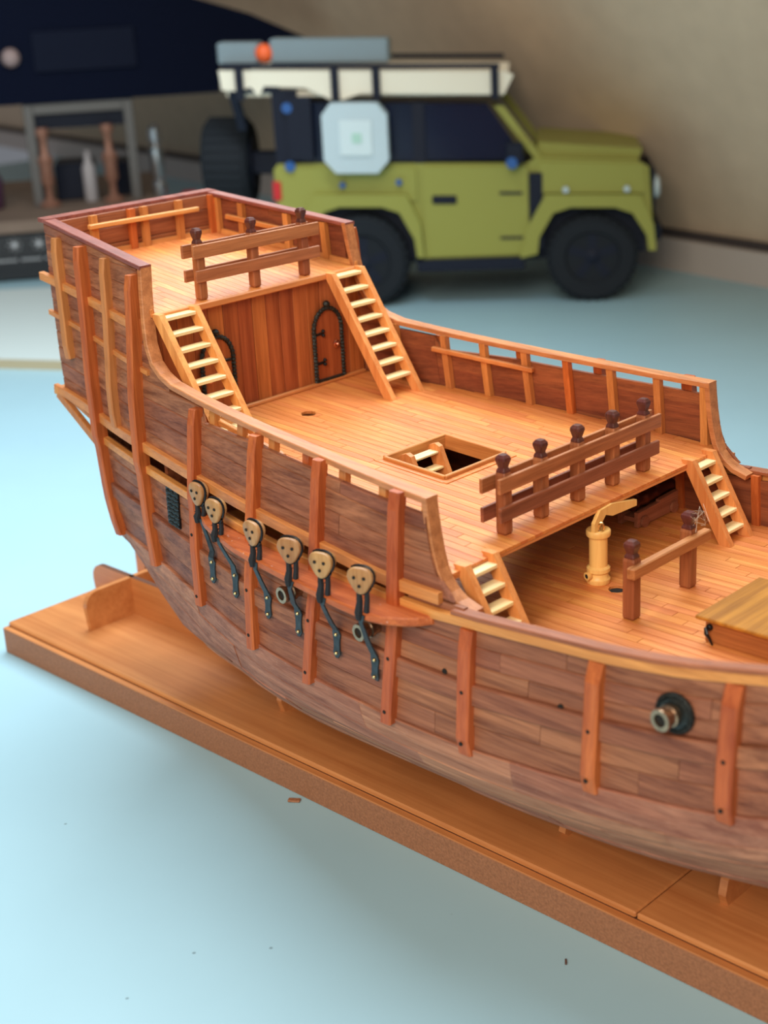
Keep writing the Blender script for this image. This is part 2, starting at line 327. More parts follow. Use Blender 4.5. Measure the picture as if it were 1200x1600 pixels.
# side strakes of the lower hull, from the rail strip down to the ledge
bands = [0, .155, .31, .455, .62, .80, 1.0]
cuts_near = [[-24.4, -18.6, -9.6, -1.2, 6.1, 13.4, 22, 30.5], [-24.4, -14.1, -5.6, 3.4, 11.3, 19, 30.5], [-24.4, -19.5, -9.6, -3.0, 4.6, 14, 24, 30.5],
             [-24.4, -14.1, -5.6, 2.1, 12, 20, 30.5], [-24.4, -18.6, -10, -1.3, 5.2, 10.4, 18, 30.5], [-24.4, -14.1, -6, .5, 9.0, 16, 24, 30.5]]
for k in range(6):
    f0, f1 = bands[k], bands[k+1]
    zt = lambda x, f=f0: strip(x)+.05-(strip(x)+.05-ledge(x))*f
    zb_ = lambda x, f=f1: strip(x)+.05-(strip(x)+.05-ledge(x))*f
    off = [0, .015, -.01, .17, .04, -.02][k]
    for side in (-1, 1):
        cuts = cuts_near[k] if side < 0 else [-24.4, -8+2*k, 10-2*k, 30.5]
        for a, b in zip(cuts, cuts[1:]):
            strake(a, b, zb_, zt, side, .24, off+R_.uniform(-.012, .012))
# bottom planking, wrapped under the bilge
def under(x, n):
    zt = ledge(x); pts = [(y, z) for y, z in sec(x, zt, 40)][::-1]
    L = [0]
    for p, q_ in zip(pts, pts[1:]): L.append(L[-1]+math.hypot(q_[0]-p[0], q_[1]-p[1]))
    out = []
    for i in range(n+1):
        s_ = L[-1]*i/n; j = max(k for k in range(len(L)) if L[k] <= s_+1e-9); j = min(j, len(pts)-2)
        t = (s_-L[j])/max(L[j+1]-L[j], 1e-6); p, q_ = pts[j], pts[j+1]
        d = Vector((q_[0]-p[0], q_[1]-p[1])).normalized(); out.append((p[0]+(q_[0]-p[0])*t, p[1]+(q_[1]-p[1])*t, -d.y, d.x))
    return out
NB = 10
cache = {}
def U(x):
    x = round(x, 4)
    if x not in cache: cache[x] = under(x, NB*2)
    return cache[x]
for side in (-1, 1):
    for k in range(NB):
        st_ = [-24.4, -15+3.1*(k % 3), -6+2.7*((k+1) % 3), 4+2.9*((k*2) % 3), 14+2*(k % 3), 30.3] if side < 0 else [-24.4, 0, 30.3]
        for a, b in zip(st_, st_[1:]):
            rings = []; of = .10+R_.uniform(-.03, .03)
            for x in stations(a, b, 1.3):
                u = U(x); P = [u[2*k], u[2*k+1], u[2*k+2]]
                def pt(p, o, d=0): return (x, side*max(p[0]+p[2]*o, .02), p[1]+p[3]*o)
                c = .045; mixp = lambda p, q_, t: tuple(p[i]+(q_[i]-p[i])*t for i in range(4))
                A_, B_, C_ = P[0], P[1], P[2]
                tl = .03/max(math.hypot(B_[0]-A_[0], B_[1]-A_[1]), .03)
                tl = min(tl, .3)
                rings.append([pt(A_, -.2), pt(A_, of-c), pt(mixp(A_, B_, tl), of), pt(B_, of), pt(mixp(C_, B_, tl), of), pt(C_, of-c), pt(C_, -.2)])
            MB().loft(rings).build('hull_plank', W['bottom'], hull)

# rail strip (light wale that becomes the rail strip forward) and the brown cap on the waist rail
def sweep(name, path, width, thick, mat, parent=None, label=None, ch=.03):
    """path: outer-top edge; width: signed along y (towards the middle); thick: below the path, square to it"""
    rings = []; n = len(path)
    for i, p in enumerate(path):
        a = Vector(path[max(i-1, 0)]); b = Vector(path[min(i+1, n-1)]); t = (b-a); t.y = 0; t.normalize(); dn = Vector((t.z, 0, -t.x))
        if abs(t.x) < 1e-6 and False: pass
        q_ = Vector(p); wv = Vector((0, width, 0)); s_ = 1 if width > 0 else -1
        rings.append([tuple(q_+dn*ch), tuple(q_+Vector((0, s_*ch, 0))), tuple(q_+wv-Vector((0, s_*ch, 0))), tuple(q_+wv+dn*ch), tuple(q_+wv+dn*thick), tuple(q_+dn*thick)])
    return MB().loft(rings).build(name, mat, parent or ship, label)
for side in (-1, 1):
    sweep('rail_strip', [(x, side*(hb(x, strip(x))+.16), strip(x)+(.27 if x < .5 else .36)) for x in stations(-24.6, 30.3, 1.2)], -side*.3, .33, W['wale'])
    sweep('waist_rail_cap', [(x, side*(hb(x, strip(x))+.20-.04), strip(x)+.50) for x in stations(1.3, 30.3, 1.2)], -side*.5, .15, W['waistcap'])
    sweep('castle_wale', [(x, side*(hb(x, wale(x))+.24), wale(x)) for x in stations(-27.75, .75, 1.0)], -side*.26, .42, W['wale'])

# castle side: strakes above the castle wale
XF = [(16.3, 1.75), (16.6, 1.25), (16.8, .85), (17.6, .40), (18.7, .17), (20.2, 0)]
XP = [(20.9, -16.3), (21.3, -16.9), (21.8, -17.5), (22.6, -17.95), (23.5, -18.2), (25.7, -18.4), (27, -18.4)]
ptop = lambda x: lerp([(-14.05, 20.6), (-13.9, 19.86), (-10, 19.82), (-6, 19.6), (-1.8, 19.42), (.4, 19.35)], x) if x > -14.1 else rail(x)-.2
for side in (-1, 1):
    for k in range(12):
        z0 = lambda x, k=k: wale(x)-.3+.76*k
        z1 = lambda x, k=k: min(wale(x)-.3+.76*(k+1), ptop(x))
        zm = wale(-10)-.3+.76*(k+.5)
        if k < 4:
            xe = 1.9; segs = [(-27.2, -21.2), (-21.2, -14.1), (-14.1, -5.6+(k % 2)*1.0), (-5.6+(k % 2)*1.0, xe)] if side < 0 else [(-27.2, -14.1), (-14.1, -2.6 if k % 2 else -6.9), (-2.6 if k % 2 else -6.9, xe)]
        else:
            xe = -16.2; segs = [(-27.2, -21.2 if k % 2 else -23.3), (-21.2 if k % 2 else -23.3, xe)]
        for a, b in segs:
            strake(a, b, z0, z1, side, .22, R_.uniform(-.012, .012), parent=ship if False else None, mat=W['hull'] if side < 0 else W['inner'], step=.7 if b < -14 else .35, xlim=lambda z, k=k: ((lerp(XF, z)-.12) if k < 4 else (lerp(XP, z)-.05)))
    # short panel that closes the end of the half deck below the wale
    rings = []
    for x in stations(-.9, 1.7, .5):
        rings.append([(x, side*(hb(x, 16.6)-.02), strip(x)+.3), (x, side*(hb(x, 16.6)-.02), wale(x)-.38), (x, side*(hb(x, 16.6)-.22), wale(x)-.38), (x, side*(hb(x, 16.6)-.22), strip(x)+.3)])
    MB().loft(rings).build('end_panel', W['hull'], ship)

# caps and the sweeping rail pieces
RC = [(-18.34,6.3,25.65),(-18.24,6.45,24.4),(-18.08,6.6,23.3),(-17.85,6.75,22.45),(-17.45,6.87,21.75),(-16.85,6.98,21.36),(-16,7.13,21.1),(-14,7.42,20.88),(-12,7.68,20.7),(-10,7.92,20.55),(-8,8.14,20.42),(-6,8.36,20.3),(-4.5,8.54,20.21),(-3,8.7,20.13),(-1.5,8.86,20.06),(0,9.0,20)]
SC_ = [(0,20),(.06,19.4),(.14,18.8),(.26,18.1),(.42,17.5),(.62,17.1),(.9,16.78),(1.27,16.53),(1.92,16.33)]
for side in (-1, 1):
    sweep('poop_rail_cap', [(-27.45+9.13*i/8, side*(5.06+(6.36-5.06)*i/8), 26.84+(25.66-26.84)*i/8) for i in range(9)], -side*.62, .16, W['capdark'], label='dark red-brown cap rail of the poop')
    sweep('swept_rail', [(a, side*b, c) for a, b, c in RC], -side*.6, .22, W['cap'])
    sweep('swept_rail', [(a, side*9.0, c) for a, c in SC_], -side*.6, .22, W['cap'])
MB().prism([(-27.5, -5.1, 26.66), (-26.9, -5.1, 26.62), (-26.9, -5.1, 26.80), (-27.5, -5.1, 26.84)], (0, 10.2, 0)).build('poop_rail_cap', W['capdark'], ship, 'dark red-brown cap rail across the stern')

# ribs outside the hull
def rib(x, z0, z1, side, wdt=.5, th=.34, mat='rib', label=None, nails=(), lift=0., curve=None):
    rings = []; n = max(4, int((z1-z0)/.6))
    for i in range(n+1):
        z = z0+(z1-z0)*i/n
        xx = x+(curve(z) if curve else 0)
        y = hb(xx, z)
        o = th+lift
        if z < strip(x)-.0 and z > ledge(x): o = max(th*.85, .36)
        c = .06; e = 0 if 0 < i < n else .08
        yb = y-.05; yo = y+o-e
        rings.append([(xx-wdt/2, side*yb, z), (xx-wdt/2, side*(yo-c), z), (xx-wdt/2+c, side*yo, z), (xx+wdt/2-c, side*yo, z), (xx+wdt/2, side*(yo-c), z), (xx+wdt/2, side*yb, z)])
    o_ = MB().loft(rings).build('rib', W[mat], ship, label)
    for z in nails:
        xx = x+(curve(z) if curve else 0); y = hb(xx, z)+max(th*.85, .36)
        MB().lathe((xx-.02, side*(y-.05), z), [(.075, 0), (.075, .06), (.05, .07)], (0, side, 0), 10).build('treenail', M_hole, o_)
for side in (-1, 1):
    lo = lambda x: ledge(x)-.18
    cA0 = lambda z: (-.35 if 13 < z < 14.5 else 0)*0 + (.0 if z > 14 else (14-z)*.18)
    rib(-23.3, lo(-23.3), 26.0, side, .42, .58, curve=cA0)
    rib(-18.75, lo(-18.7), 25.3, side, .42, .58)
    rib(-14.1, lo(-14.1), 20.45, side, .42, .48, nails=(15.2, 12.45))
    rib(-9.65, lo(-9.7), 20.3, side, .44, .46, nails=(14.2, 12.3))
    rib(-5.65, lo(-5.7), 20.2, side, .44, .44, nails=(14.1, 11.9), curve=lambda z: 0 if z > 15 else (z-15)*.13)
    rib(-1.35, lo(-1.4), 20.0, side, .52, .40, nails=(13.9, 11.8), curve=lambda z: 0 if z > 15 else (z-15)*.08)
    rib(2.05, lo(2), strip(2), side, .56, .26, nails=(13.7, 11.8))
    rib(7.3, lo(7.3), strip(7.3), side, .56, .26, nails=(14.0, 12.3))
    rib(12.0, lo(12), strip(12), side, .58, .26, nails=(14.5, 12.9))
    rib(17.0, lo(17), strip(17), side, .56, .26, nails=(15.4,))
    rib(22.5, lo(22.5), strip(22.5), side, .56, .26)
    rib(-25.75, 20.5, 26.1, side, .4, .42, 'ribo', 'paler orange-brown rib nearest the stern')
    rib(-21.2, 18.2, 25.7, side, .36, .44, 'ribo', 'paler orange-brown rib between two red ones')
    # two horizontal battens on the poop side
    for zf, x0, x1, hh, th in ((lambda x: 24.25+(-27-x)*.125, -27.7, -18.95, .36, .24), (lambda x: 22.5+(-27-x)*.13, -27.45, -17.95, .22, .14)):
        rings = []
        for x in stations(x0, x1, 1.2):
            z = zf(x); y = hb(x, z); rings.append([(x, side*(y-.05), z-hh), (x, side*(y+th), z-hh), (x, side*(y+th), z), (x, side*(y-.05), z)])
        MB().loft(rings).build('batten', W['wale'], ship)

# counter: arms sloping from the stern overhang to the lower transom
for y in (-5.1, -1.7, 1.7, 5.1):
    MB().beam((-27.6, y, 18.45), (-24.5, y*1.02, 16.45), .3, .4, ch=.04).build('counter_arm', W['ribo'], ship)
    MB().beam((-27.0, y, 18.5), (-24.4, y*1.02, 17.5), .22, .25, ch=.04).build('counter_arm', W['ribo'], ship)
MB().beam((-27.55, -5.3, 18.6), (-27.55, 5.3, 18.6), .35, .36, ch=.04).build('counter_beam', W['waley'], ship)
# transoms
tr1 = MB().box((-26.98, 0, 22.6), (.1, 9.8, 7.6)).build('upper_transom', W['transom'], ship)
for i in range(10):
    a, b = 18.75+.8*i, min(18.75+.8*(i+1), 26.65)
    MB().box((-27.12, 0, (a+b)/2), (.16, 10.0, b-a-.015), ch=.025).build('transom_plank', W['transom'], tr1)
    MB().box((-26.86, 0, (a+b)/2), (.12, 9.7, b-a-.015), ch=.025).build('transom_plank', W['transom'], tr1)
tr2 = MB().box((-24.35, 0, 14), (.1, 6, 6)).build('lower_transom', W['inner'], ship)
for i in range(8):
    a, b = 10.4+.84*i, 10.4+.84*(i+1); ya = hb(-24.5, a+.05)-.05; yb = hb(-24.5, b)-.05
    MB().prism([(-24.62, -ya, a), (-24.62, ya, a), (-24.62, yb, b-.02), (-24.62, -yb, b-.02)], (.22, 0, 0)).build('transom_plank', W['hull'], tr2)
MB().box((-24.75, 0, 13.6), (.35, .4, 6.6), ch=.05).build('sternpost', W['rib'], ship)

# ------------------------------------------------------------------ decks
def deck_planks(parent, x0f, x1, zf, halff, wdt, cuts, holes=(), rects=(), mat=None, th=.12):
    """strips running fore and aft; holes: (cx, cy, r); rects: (xa, xb, ya, yb)"""
    ymax = max(halff(x) for x in stations(x0f, x1, 1)); n = int(ymax/wdt)+1
    for k in range(-n, n):
        ya, yb = k*wdt, (k+1)*wdt; inner = min(abs(ya), abs(yb)); ym = (ya+yb)/2
        xs_ = [x for x in stations(x0f, x1, .25) if halff(x) > inner+.04]
        if len(xs_) < 3: continue
        xa, xb = xs_[0], xs_[-1]
        cs = sorted([xa]+[c+(k*3.37) % 4.1 for c in cuts if xa+1 < c+(k*3.37) % 4.1 < xb-1]+[xb])
        ivs = list(zip(cs, cs[1:]))
        for (ra, rb, rya, ryb) in rects:
            if rya-.01 < ym < ryb+.01:
                nv = []
                for a, b in ivs:
                    if b <= ra or a >= rb: nv.append((a, b))
                    else:
                        if a < ra: nv.append((a, ra))
                        if b > rb: nv.append((rb, b))
                ivs = nv
        hol = [h for h in holes if ya < h[1]+h[2] and yb > h[1]-h[2]]
        nv = []
        for a, b in ivs:
            for h in hol:
                if a < h[0] < b: nv.append((a, h[0], None, h)); nv.append((h[0], b, h, None)); break
            else: nv.append((a, b, None, None))
        for a, b, hl, hr in nv:
            if b-a < .15: continue
            lo_, hi_ = [], []
            ys = [ya+.012+(yb-ya-.024)*i/4 for i in range(5)]
            def cl(x, y): 
                h = halff(x); return max(-h, min(h, y))
            L = []; Rr = []
            for y in ys:
                dl = math.sqrt(max(0, hl[2]**2-(y-hl[1])**2)) if hl else 0.012
                dr = math.sqrt(max(0, hr[2]**2-(y-hr[1])**2)) if hr else 0.012
                L.append((a+dl, y)); Rr.append((b-dr, y))
            mid = [x for x in stations(a, b, 2.2)][1:-1]
            poly = L[::-1] + [(x, ys[0]) for x in mid if x > L[0][0]+.1 and x < Rr[0][0]-.1] + Rr + [(x, ys[-1]) for x in reversed(mid) if x > L[0][0]+.1 and x < Rr[0][0]-.1]
            poly = [(x, cl(x, y)) for x, y in poly]
            m = MB(); nn = len(poly)
            top = [(x, y, zf(x)) for x, y in poly]; bot = [(x, y, zf(x)-th) for x, y in poly]
            m.add(top+bot, [list(range(nn)), list(range(nn, 2*nn))[::-1]]+[[i, nn+i, nn+(i+1) % nn, (i+1) % nn] for i in range(nn)])
            m.build('deck_plank', mat or W['deck'], parent)
def bed(name, x0, x1, zf, halff, top, thick, label=None, mat=None, holes_x=None):
    """flat bed under the planks, built as strips so that hatches stay open"""
    m = MB()
    for (xa, xb, ya, yb) in holes_x or [(x0, x1, None, None)]:
        rings = []
        for x in stations(xa, xb, 1.5):
            l = -halff(x) if ya is None else max(ya, -halff(x)); r = halff(x) if yb is None else min(yb, halff(x)); z = zf(x)-top
            rings.append([(x, l, z), (x, r, z), (x, r, z-thick), (x, l, z-thick)])
        m.loft(rings)
    return m.build(name, mat or M_deckbed, ship, label)
M_deckbed = W['deckbed']
hm = lambda x: hb(x, 14.2)-.30
md = bed('main_deck', -24, 29, lambda x: 14.0, hm, .11, .15)
deck_planks(md, -24, 29.2, lambda x: 14.0, hm, .44, [-14, -3, 3, 9, 15, 22], holes=[(1.45, -.05, .34)])
MB().lathe((1.45, -.05, 13.885), [(.33, 0), (.33, .02)], n=20).build('mast_hole', M_hole, md)
hq = lambda x: hb(x, qz(x)+.2)-.24
HX0, HX1, HY0, HY1 = -8.95, -5.6, -1.89, 1.89
qd = bed('half_deck', -18.4, .42, qz, hq, .11, .16, holes_x=[(-18.4, -15.95, None, None), (-15.95, -15.25, None, -.25), (-15.95, -15.25, .45, None), (-15.25, HX0, None, None), (HX0, HX1, None, HY0), (HX0, HX1, HY1, None), (HX1, .42, None, None)])
deck_planks(qd, -18.4, .5, qz, hq, .42, [-15, -9.5, -3.5], holes=[(-15.6, .1, .34)], rects=[(HX0, HX1, HY0, HY1)])
MB().beam((.34, -8.75, qz(.4)-.21), (.34, 8.75, qz(.4)-.21), .26, .14, ch=.02).build('deck_beam', W['trimy'], ship)
for x in (-5.3, -8.9-.2, -13):
    MB().beam((x, -hq(x), qz(x)-.45), (x, hq(x), qz(x)-.45), .3, .3).build('deck_beam', W['inner'], ship)
hp = lambda x: hb(x, pz(x))-.24
pd = bed('poop_deck', -26.8, -18.1, pz, hp, .11, .16)
deck_planks(pd, -26.8, -18.0, pz, hp, .42, [-23.5], mat=W['deck'])
MB().beam((-18.06, -5.95, 23.46), (-18.06, 5.95, 23.46), .22, .3, ch=.04).build('deck_edge', W['trimy'], ship)
for side in (-1, 1):   # margin strips along the walls
    rings = [[(x, side*(hp(x)+.02), pz(x)-.02), (x, side*(hp(x)+.02), pz(x)+.2), (x, side*(hp(x)-.12), pz(x)+.2), (x, side*(hp(x)-.2), pz(x)-.02)] for x in stations(-26.7, -18.1, 1)]
    MB().loft(rings).build('margin_strip', W['wale'], ship)
MB().beam((-26.75, -4.6, pz(-26.75)+.08), (-26.75, 4.6, pz(-26.75)+.08), .2, .2).build('margin_strip', W['waley'], ship)

# bulkhead below the poop with upright planks
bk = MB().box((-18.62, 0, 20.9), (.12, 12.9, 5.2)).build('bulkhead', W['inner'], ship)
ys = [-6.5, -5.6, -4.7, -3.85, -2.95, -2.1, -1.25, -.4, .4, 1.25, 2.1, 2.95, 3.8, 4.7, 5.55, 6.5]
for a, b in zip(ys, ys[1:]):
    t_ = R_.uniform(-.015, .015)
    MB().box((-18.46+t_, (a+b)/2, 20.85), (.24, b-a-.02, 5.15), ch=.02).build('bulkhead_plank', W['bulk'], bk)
MB().beam((-18.22, -6.4, 18.38), (-18.22, 6.4, 18.38), .2, .16, ch=.03).build('margin_strip', W['trimy'], ship)
# wall under the half deck, in the dark
MB().box((-17.5, 0, 15.7), (.2, 13.4, 3.0)).build('lower_bulkhead', W['inner'], ship)

# ------------------------------------------------------------------ doors
def door(yc, flip):
    x = -18.30; hw = .9; z0 = 18.5; zs = 20.9
    pts = [(x, yc-hw+.05, z0)]+[(x, yc-hw+.05, zs)]
    for i in range(1, 12):
        a = math.pi*(1-i/12); pts.append((x, yc+(hw-.05)*math.cos(a), zs+.98*math.sin(a)))
    pts += [(x, yc+hw-.05, zs), (x, yc+hw-.05, z0)]
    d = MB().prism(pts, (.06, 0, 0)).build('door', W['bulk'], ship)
    path = [(x+.1, yc-hw, z0), (x+.1, yc-hw, zs)]
    for i in range(1, 12):
        a = math.pi*(1-i/12); path.append((x+.1, yc+hw*math.cos(a), zs+1.03*math.sin(a)))
    path += [(x+.1, yc+hw, zs), (x+.1, yc+hw, z0)]
    # twisted rope moulding: the bead swells and shrinks along its path
    P = [Vector(p) for p in path]; dense = []
    for p, q_ in zip(P, P[1:]):
        k = max(1, int((q_-p).length/.055))
        for i in range(k): dense.append(p+(q_-p)*i/k)
    dense.append(P[-1]); rr = [.105+.022*math.cos(i*math.pi*.66) for i in range(len(dense))]
    MB().tube(dense, rr, 8).build('door_frame', M_cast, d, smooth=True)
    MB().beam((x+.1, yc-hw, z0), (x+.1, yc+hw, z0), .14, .14, ch=.02).build('door_sill', M_cast, d)
    MB().sphere((x+.12, yc, zs+1.22), .17).build('door_finial', M_cast, d, smooth=True)
    for z in (19.35, 20.75):
        s_ = 1 if not flip else -1; y0 = yc-s_*hw
        m = MB(); m.beam((x+.1, y0, z), (x+.1, y0+s_*.52, z+.02), .06, .12, ch=.015); m.sphere((x+.12, y0+s_*.58, z+.12), .09, 8); m.sphere((x+.12, y0+s_*.58, z-.08), .09, 8)
        m.build('hinge', M_black, d)
    m = MB(); m.lathe((x+.08, yc+(1 if not flip else -1)*.5, 20.1), [(.19, 0), (.2, .05), (.13, .08), (.1, .06)], (1, 0, 0), 16); m.sphere((x+.2, yc+(1 if not flip else -1)*.5, 20.1), .1)
    m.build('door_knob', M_copper, d, smooth=True)
door(4.05, False); door(-2.75, True)

# ------------------------------------------------------------------ inner posts and pin rails
def inpost(x, side, z0, z1, wdt=.3, th=.26, mat='ribo', off=.24):
    rings = []
    for i in range(5):
        z = z0+(z1-z0)*i/4; y = hb(x, z)-off+.01
        rings.append([(x-wdt/2, side*y, z), (x+wdt/2, side*y, z), (x+wdt/2, side*(y-th), z), (x-wdt/2, side*(y-th), z)])
    MB().loft(rings).build('stanchion', W[mat], ship)
for side in (-1, 1):
    for i, x in enumerate([-16.2, -13.4, -11.3, -9.1, -6.95, -4.75, -2.5, -.3]):
        inpost(x, side, qz(x), rail(x)-.2, .34, .28, 'rib' if i in (4,) else 'ribo')
    for x in (-26.5, -24.9, -22.05, -19.8):
        inpost(x, side, pz(x), rail(x)-.2, .34, .26, 'ribo')
    for x in (-1.6, 2.1, 6.0, 9.8, 13.6, 17.4, 21):
        inpost(x, side, 14.0, strip(x)+.35, .36, .28, 'rib')
    # pin rails
    MB().beam((-14.0, side*6.76, 19.95), (-8.65, side*7.6, 19.48), .22, .22, ch=.03).build('pin_rail', W['wale'], ship)
    MB().beam((-25.8, side*4.72, 25.6), (-20.6, side*5.42, 24.95), .22, .24, ch=.03).build('pin_rail', W['wale'], ship)
for y, mt in ((-2.65, 'ribo'), (-.45, 'rib'), (.32, 'ribo'), (2.45, 'ribo'), (4.55, 'rib')):
    MB().box((-26.66, y, 25.7), (.26, .34, 1.9)).build('stanchion', W[mt], ship)
MB().beam((-26.4, -3.1, 26.18), (-26.4, 3.45, 26.1), .24, .22, ch=.03).build('pin_rail', W['waley'], ship)

# ------------------------------------------------------------------ railings
def railpost(x, y, z0, z1, w_=.46):
    """square post with chamfered corners, a waist and a faceted head"""
    def ring(z, h, c):
        c *= h; return [(x-h+c, y-h, z), (x+h-c, y-h, z), (x+h, y-h+c, z), (x+h, y+h-c, z), (x+h-c, y+h, z), (x-h+c, y+h, z), (x-h, y+h-c, z), (x-h, y-h+c, z)]
    h = w_/2; zc = z1-.62
    MB_ = MB().loft([ring(z0, h*.8, .15), ring(z0+.08, h, .2), ring(zc-.14, h, .2), ring(zc-.02, h*.86, .2)])
    o = MB_.build('rail_post', W['post'], ship)
    MB().loft([ring(zc-.05, h*.88, .2), ring(zc+.03, h*.86, .2), ring(zc+.14, h*.62, .2), ring(zc+.42, h*.98, .2), ring(zc+.52, h*.95, .25), ring(zc+.62, h*.6, .3)]).build('post_head', W['head'], o)
for y in (-4.4, -2.25, 0, 2.25, 4.35): railpost(-.45, y, qz(-.45), 20.25)
for x, yo, y0, y1 in ((-.16, 0, -5.02, 5.1), (-.77, 0, -5.3, 5.35)):
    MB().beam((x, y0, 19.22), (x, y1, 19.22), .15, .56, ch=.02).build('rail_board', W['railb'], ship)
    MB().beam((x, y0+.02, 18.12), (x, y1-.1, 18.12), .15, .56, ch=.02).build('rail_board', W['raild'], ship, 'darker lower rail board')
for y in (-3.1, 0, 3.05): railpost(-18.45, y, pz(-18.45), 26.75, .42)
for x, y0, y1 in ((-18.19, -3.6, 3.85), (-18.75, -3.75, 3.7)):
    MB().beam((x, y0, 25.78), (x, y1, 25.72), .14, .58, ch=.02).build('rail_board', W['railb'], ship)
    MB().beam((x, y0+.05, 24.72), (x, y1-.02, 24.66), .14, .52, ch=.02).build('rail_board', W['railb'], ship)
# waist rail near the pump
for y in (-1.9, 1.8): railpost(3.4, y, 14.0, 17.05, .5)
MB().beam((3.72, -2.45, 15.98), (3.72, 2.62, 15.98), .34, .44, ch=.04).build('rail_board', W['railb'], ship)

# ------------------------------------------------------------------ ladders
def ladder(x0, z0, x1, z1, ya, yb, n, zt0, dz, depth=.5, label=None, nt_=0):
    """stringers from (x0,z0) top to (x1,z1) foot, front edge line; treads level"""
    st_ = .3; dxdz = (x1-x0)/(z1-z0); m = MB()
    for y in (ya, yb-st_):
        m.prism([(x0-depth, y, z0), (x0, y, z0), (x1, y, z1), (x1-depth, y, z1)], (0, st_, 0))
    L = m.build('ladder', W['string'], ship, label)
    for i in range(n):
        z = zt0-dz*i; x = x0+(z-z0)*dxdz
        MB().box((x-depth/2-.02, (ya+yb)/2, z-.06), (depth+.02, yb-ya-2*st_+.04, .16), ch=.025).build('tread', W['tread'], L)
for s_ in (-1, 1):
    ya, yb = (3.95, 6.15) if s_ > 0 else (-6.15, -3.95)
    ladder(-17.6, 23.62, -14.0, 18.02, ya, yb, 8, 23.45, .645, .56)
    ya, yb = (6.15, 7.95) if s_ > 0 else (-7.95, -6.15)
    ladder(.72, 17.35, 2.62, 14.0, ya, yb, 5, 17.0, .62, .55)
# hatch ladder and coaming
x0, x1, y0, y1 = HX0, HX1, HY0, HY1
for name, p, q_, mt in (('coaming', (x0, y0, 0), (x1, y0, 0), 'wale'), ('coaming', (x0, y1, 0), (x1, y1, 0), 'wale'), ('coaming', (x0, y0, 0), (x0, y1, 0), 'waley'), ('coaming', (x1, y0, 0), (x1, y1, 0), 'waley')):
    MB().beam((p[0], p[1], qz(p[0])-.15), (q_[0], q_[1], qz(q_[0])-.15), .18, .66, ch=.03).build(name, W[mt], qd)
for p, q_ in (((x0-.25, y0-.2), (x1+.2, y0-.2)), ((x0-.25, y1+.2), (x1+.2, y1+.2)), ((x0-.2, y0-.3), (x0-.2, y1+.3)), ((x1+.22, y0-.3), (x1+.22, y1+.3))):
    MB().beam((p[0], p[1], qz(p[0])-.0), (q_[0], q_[1], qz(q_[0])-.0), .3, .07, ch=.015).build('hatch_margin', W['deck'], qd)
m = MB()
for y in (-1.25, .5):
    m.prism([(-8.75, y, 17.5), (-8.6, y, 17.85), (-8.3, y, 17.95), (-8.05, y, 17.85), (-6.3, y, 14.0), (-7.0, y, 14.0), (-8.6, y, 17.4)], (0, .24, 0))
HL = m.build('ladder', W['string'], ship, 'steep ladder in the half deck hatch')
for i in range(6):
    z = 17.6-.6*i; x = -8.32+(17.6-z)*.46
    MB().box((x, -.25, z), (.5, 1.5, .1), ch=.02).build('tread', W['tread'], HL)

# ------------------------------------------------------------------ pump, hatch box, gun under the deck
px_, py_ = .45, .1
pump = MB().lathe((px_, py_, 14.0), [(.44, 0), (.47, .04), (.47, .2), (.40, .28), (.39, .42), (.46, .5), (.46, .64), (.36, .72), (.36, 1.9), (.46, 1.95), (.48, 2.02), (.48, 2.16), (.45, 2.2), (.26, 2.2), (.22, 2.05), (.22, 1.9)], n=24).build('pump', W['box'], ship, 'small pale yellow boxwood pump', smooth=True)
MB().lathe((px_-.1, py_-.42, 14.38), [(.15, 0), (.17, .05), (.17, .16), (.10, .17), (.09, .05)], (-.25, -1, 0), 14).build('spout', W['box'], pump, smooth=True)
MB().lathe((px_-.135, py_-.555, 14.38), [(.085, 0), (.085, .02)], (-.25, -1, 0), 12).build('spout_hole', M_hole, pump)
MB().tube([(px_+.22+.09*math.cos(a), py_-.12+.05*math.cos(a), 16.36+.2*math.sin(a)) for a in [i*math.pi/6 for i in range(12)]], .035, 6, True).build('ring', M_brass, pump, smooth=True)
MB().beam((px_-.42, py_+.62, 14.9), (px_-.22, py_+.42, 16.75), .18, .2, ch=.03).build('pump_bracket', W['box'], pump)
MB().prism([(px_-.02, py_-.42, 16.55), (px_-.02, py_-.05, 17.0), (px_-.02, py_+.7, 17.06), (px_-.02, py_+2.35, 16.75), (px_-.02, py_+2.35, 16.5), (px_-.02, py_+.75, 16.55), (px_-.02, py_+.3, 16.72), (px_-.02, py_-.22, 16.2), (px_-.02, py_-.42, 16.2)], (.16, 0, 0)).build('pump_handle', W['box'], pump)
hx = MB().box((9.3, -.0, 14.42), (5.5, 3.9, .84), ch=.03).build('hatch_box', W['boxside'], ship)
MB().box((9.25, -.02, 14.93), (6.0, 4.3, .16), ch=.04).build('hatch_lid', W['burl'], hx, 'golden-brown flat lid')
for x in (6.75, 11.7):
    m = MB(); m.tube([(x, -1.98, 14.6), (x, -2.2, 14.62), (x+.04, -2.26, 14.45), (x+.1, -2.18, 14.3), (x+.2, -2.1, 14.0)], [.07, .09, .08, .06, .03], 8); m.sphere((x, -2.0, 14.6), .13, 8, )
    m.build('hook', M_black, hx, smooth=True)
m = MB(); m.box((9.6, -2.1, 15.06), (.35, .12, .22), ch=.03); m.build('latch', M_black, hx)
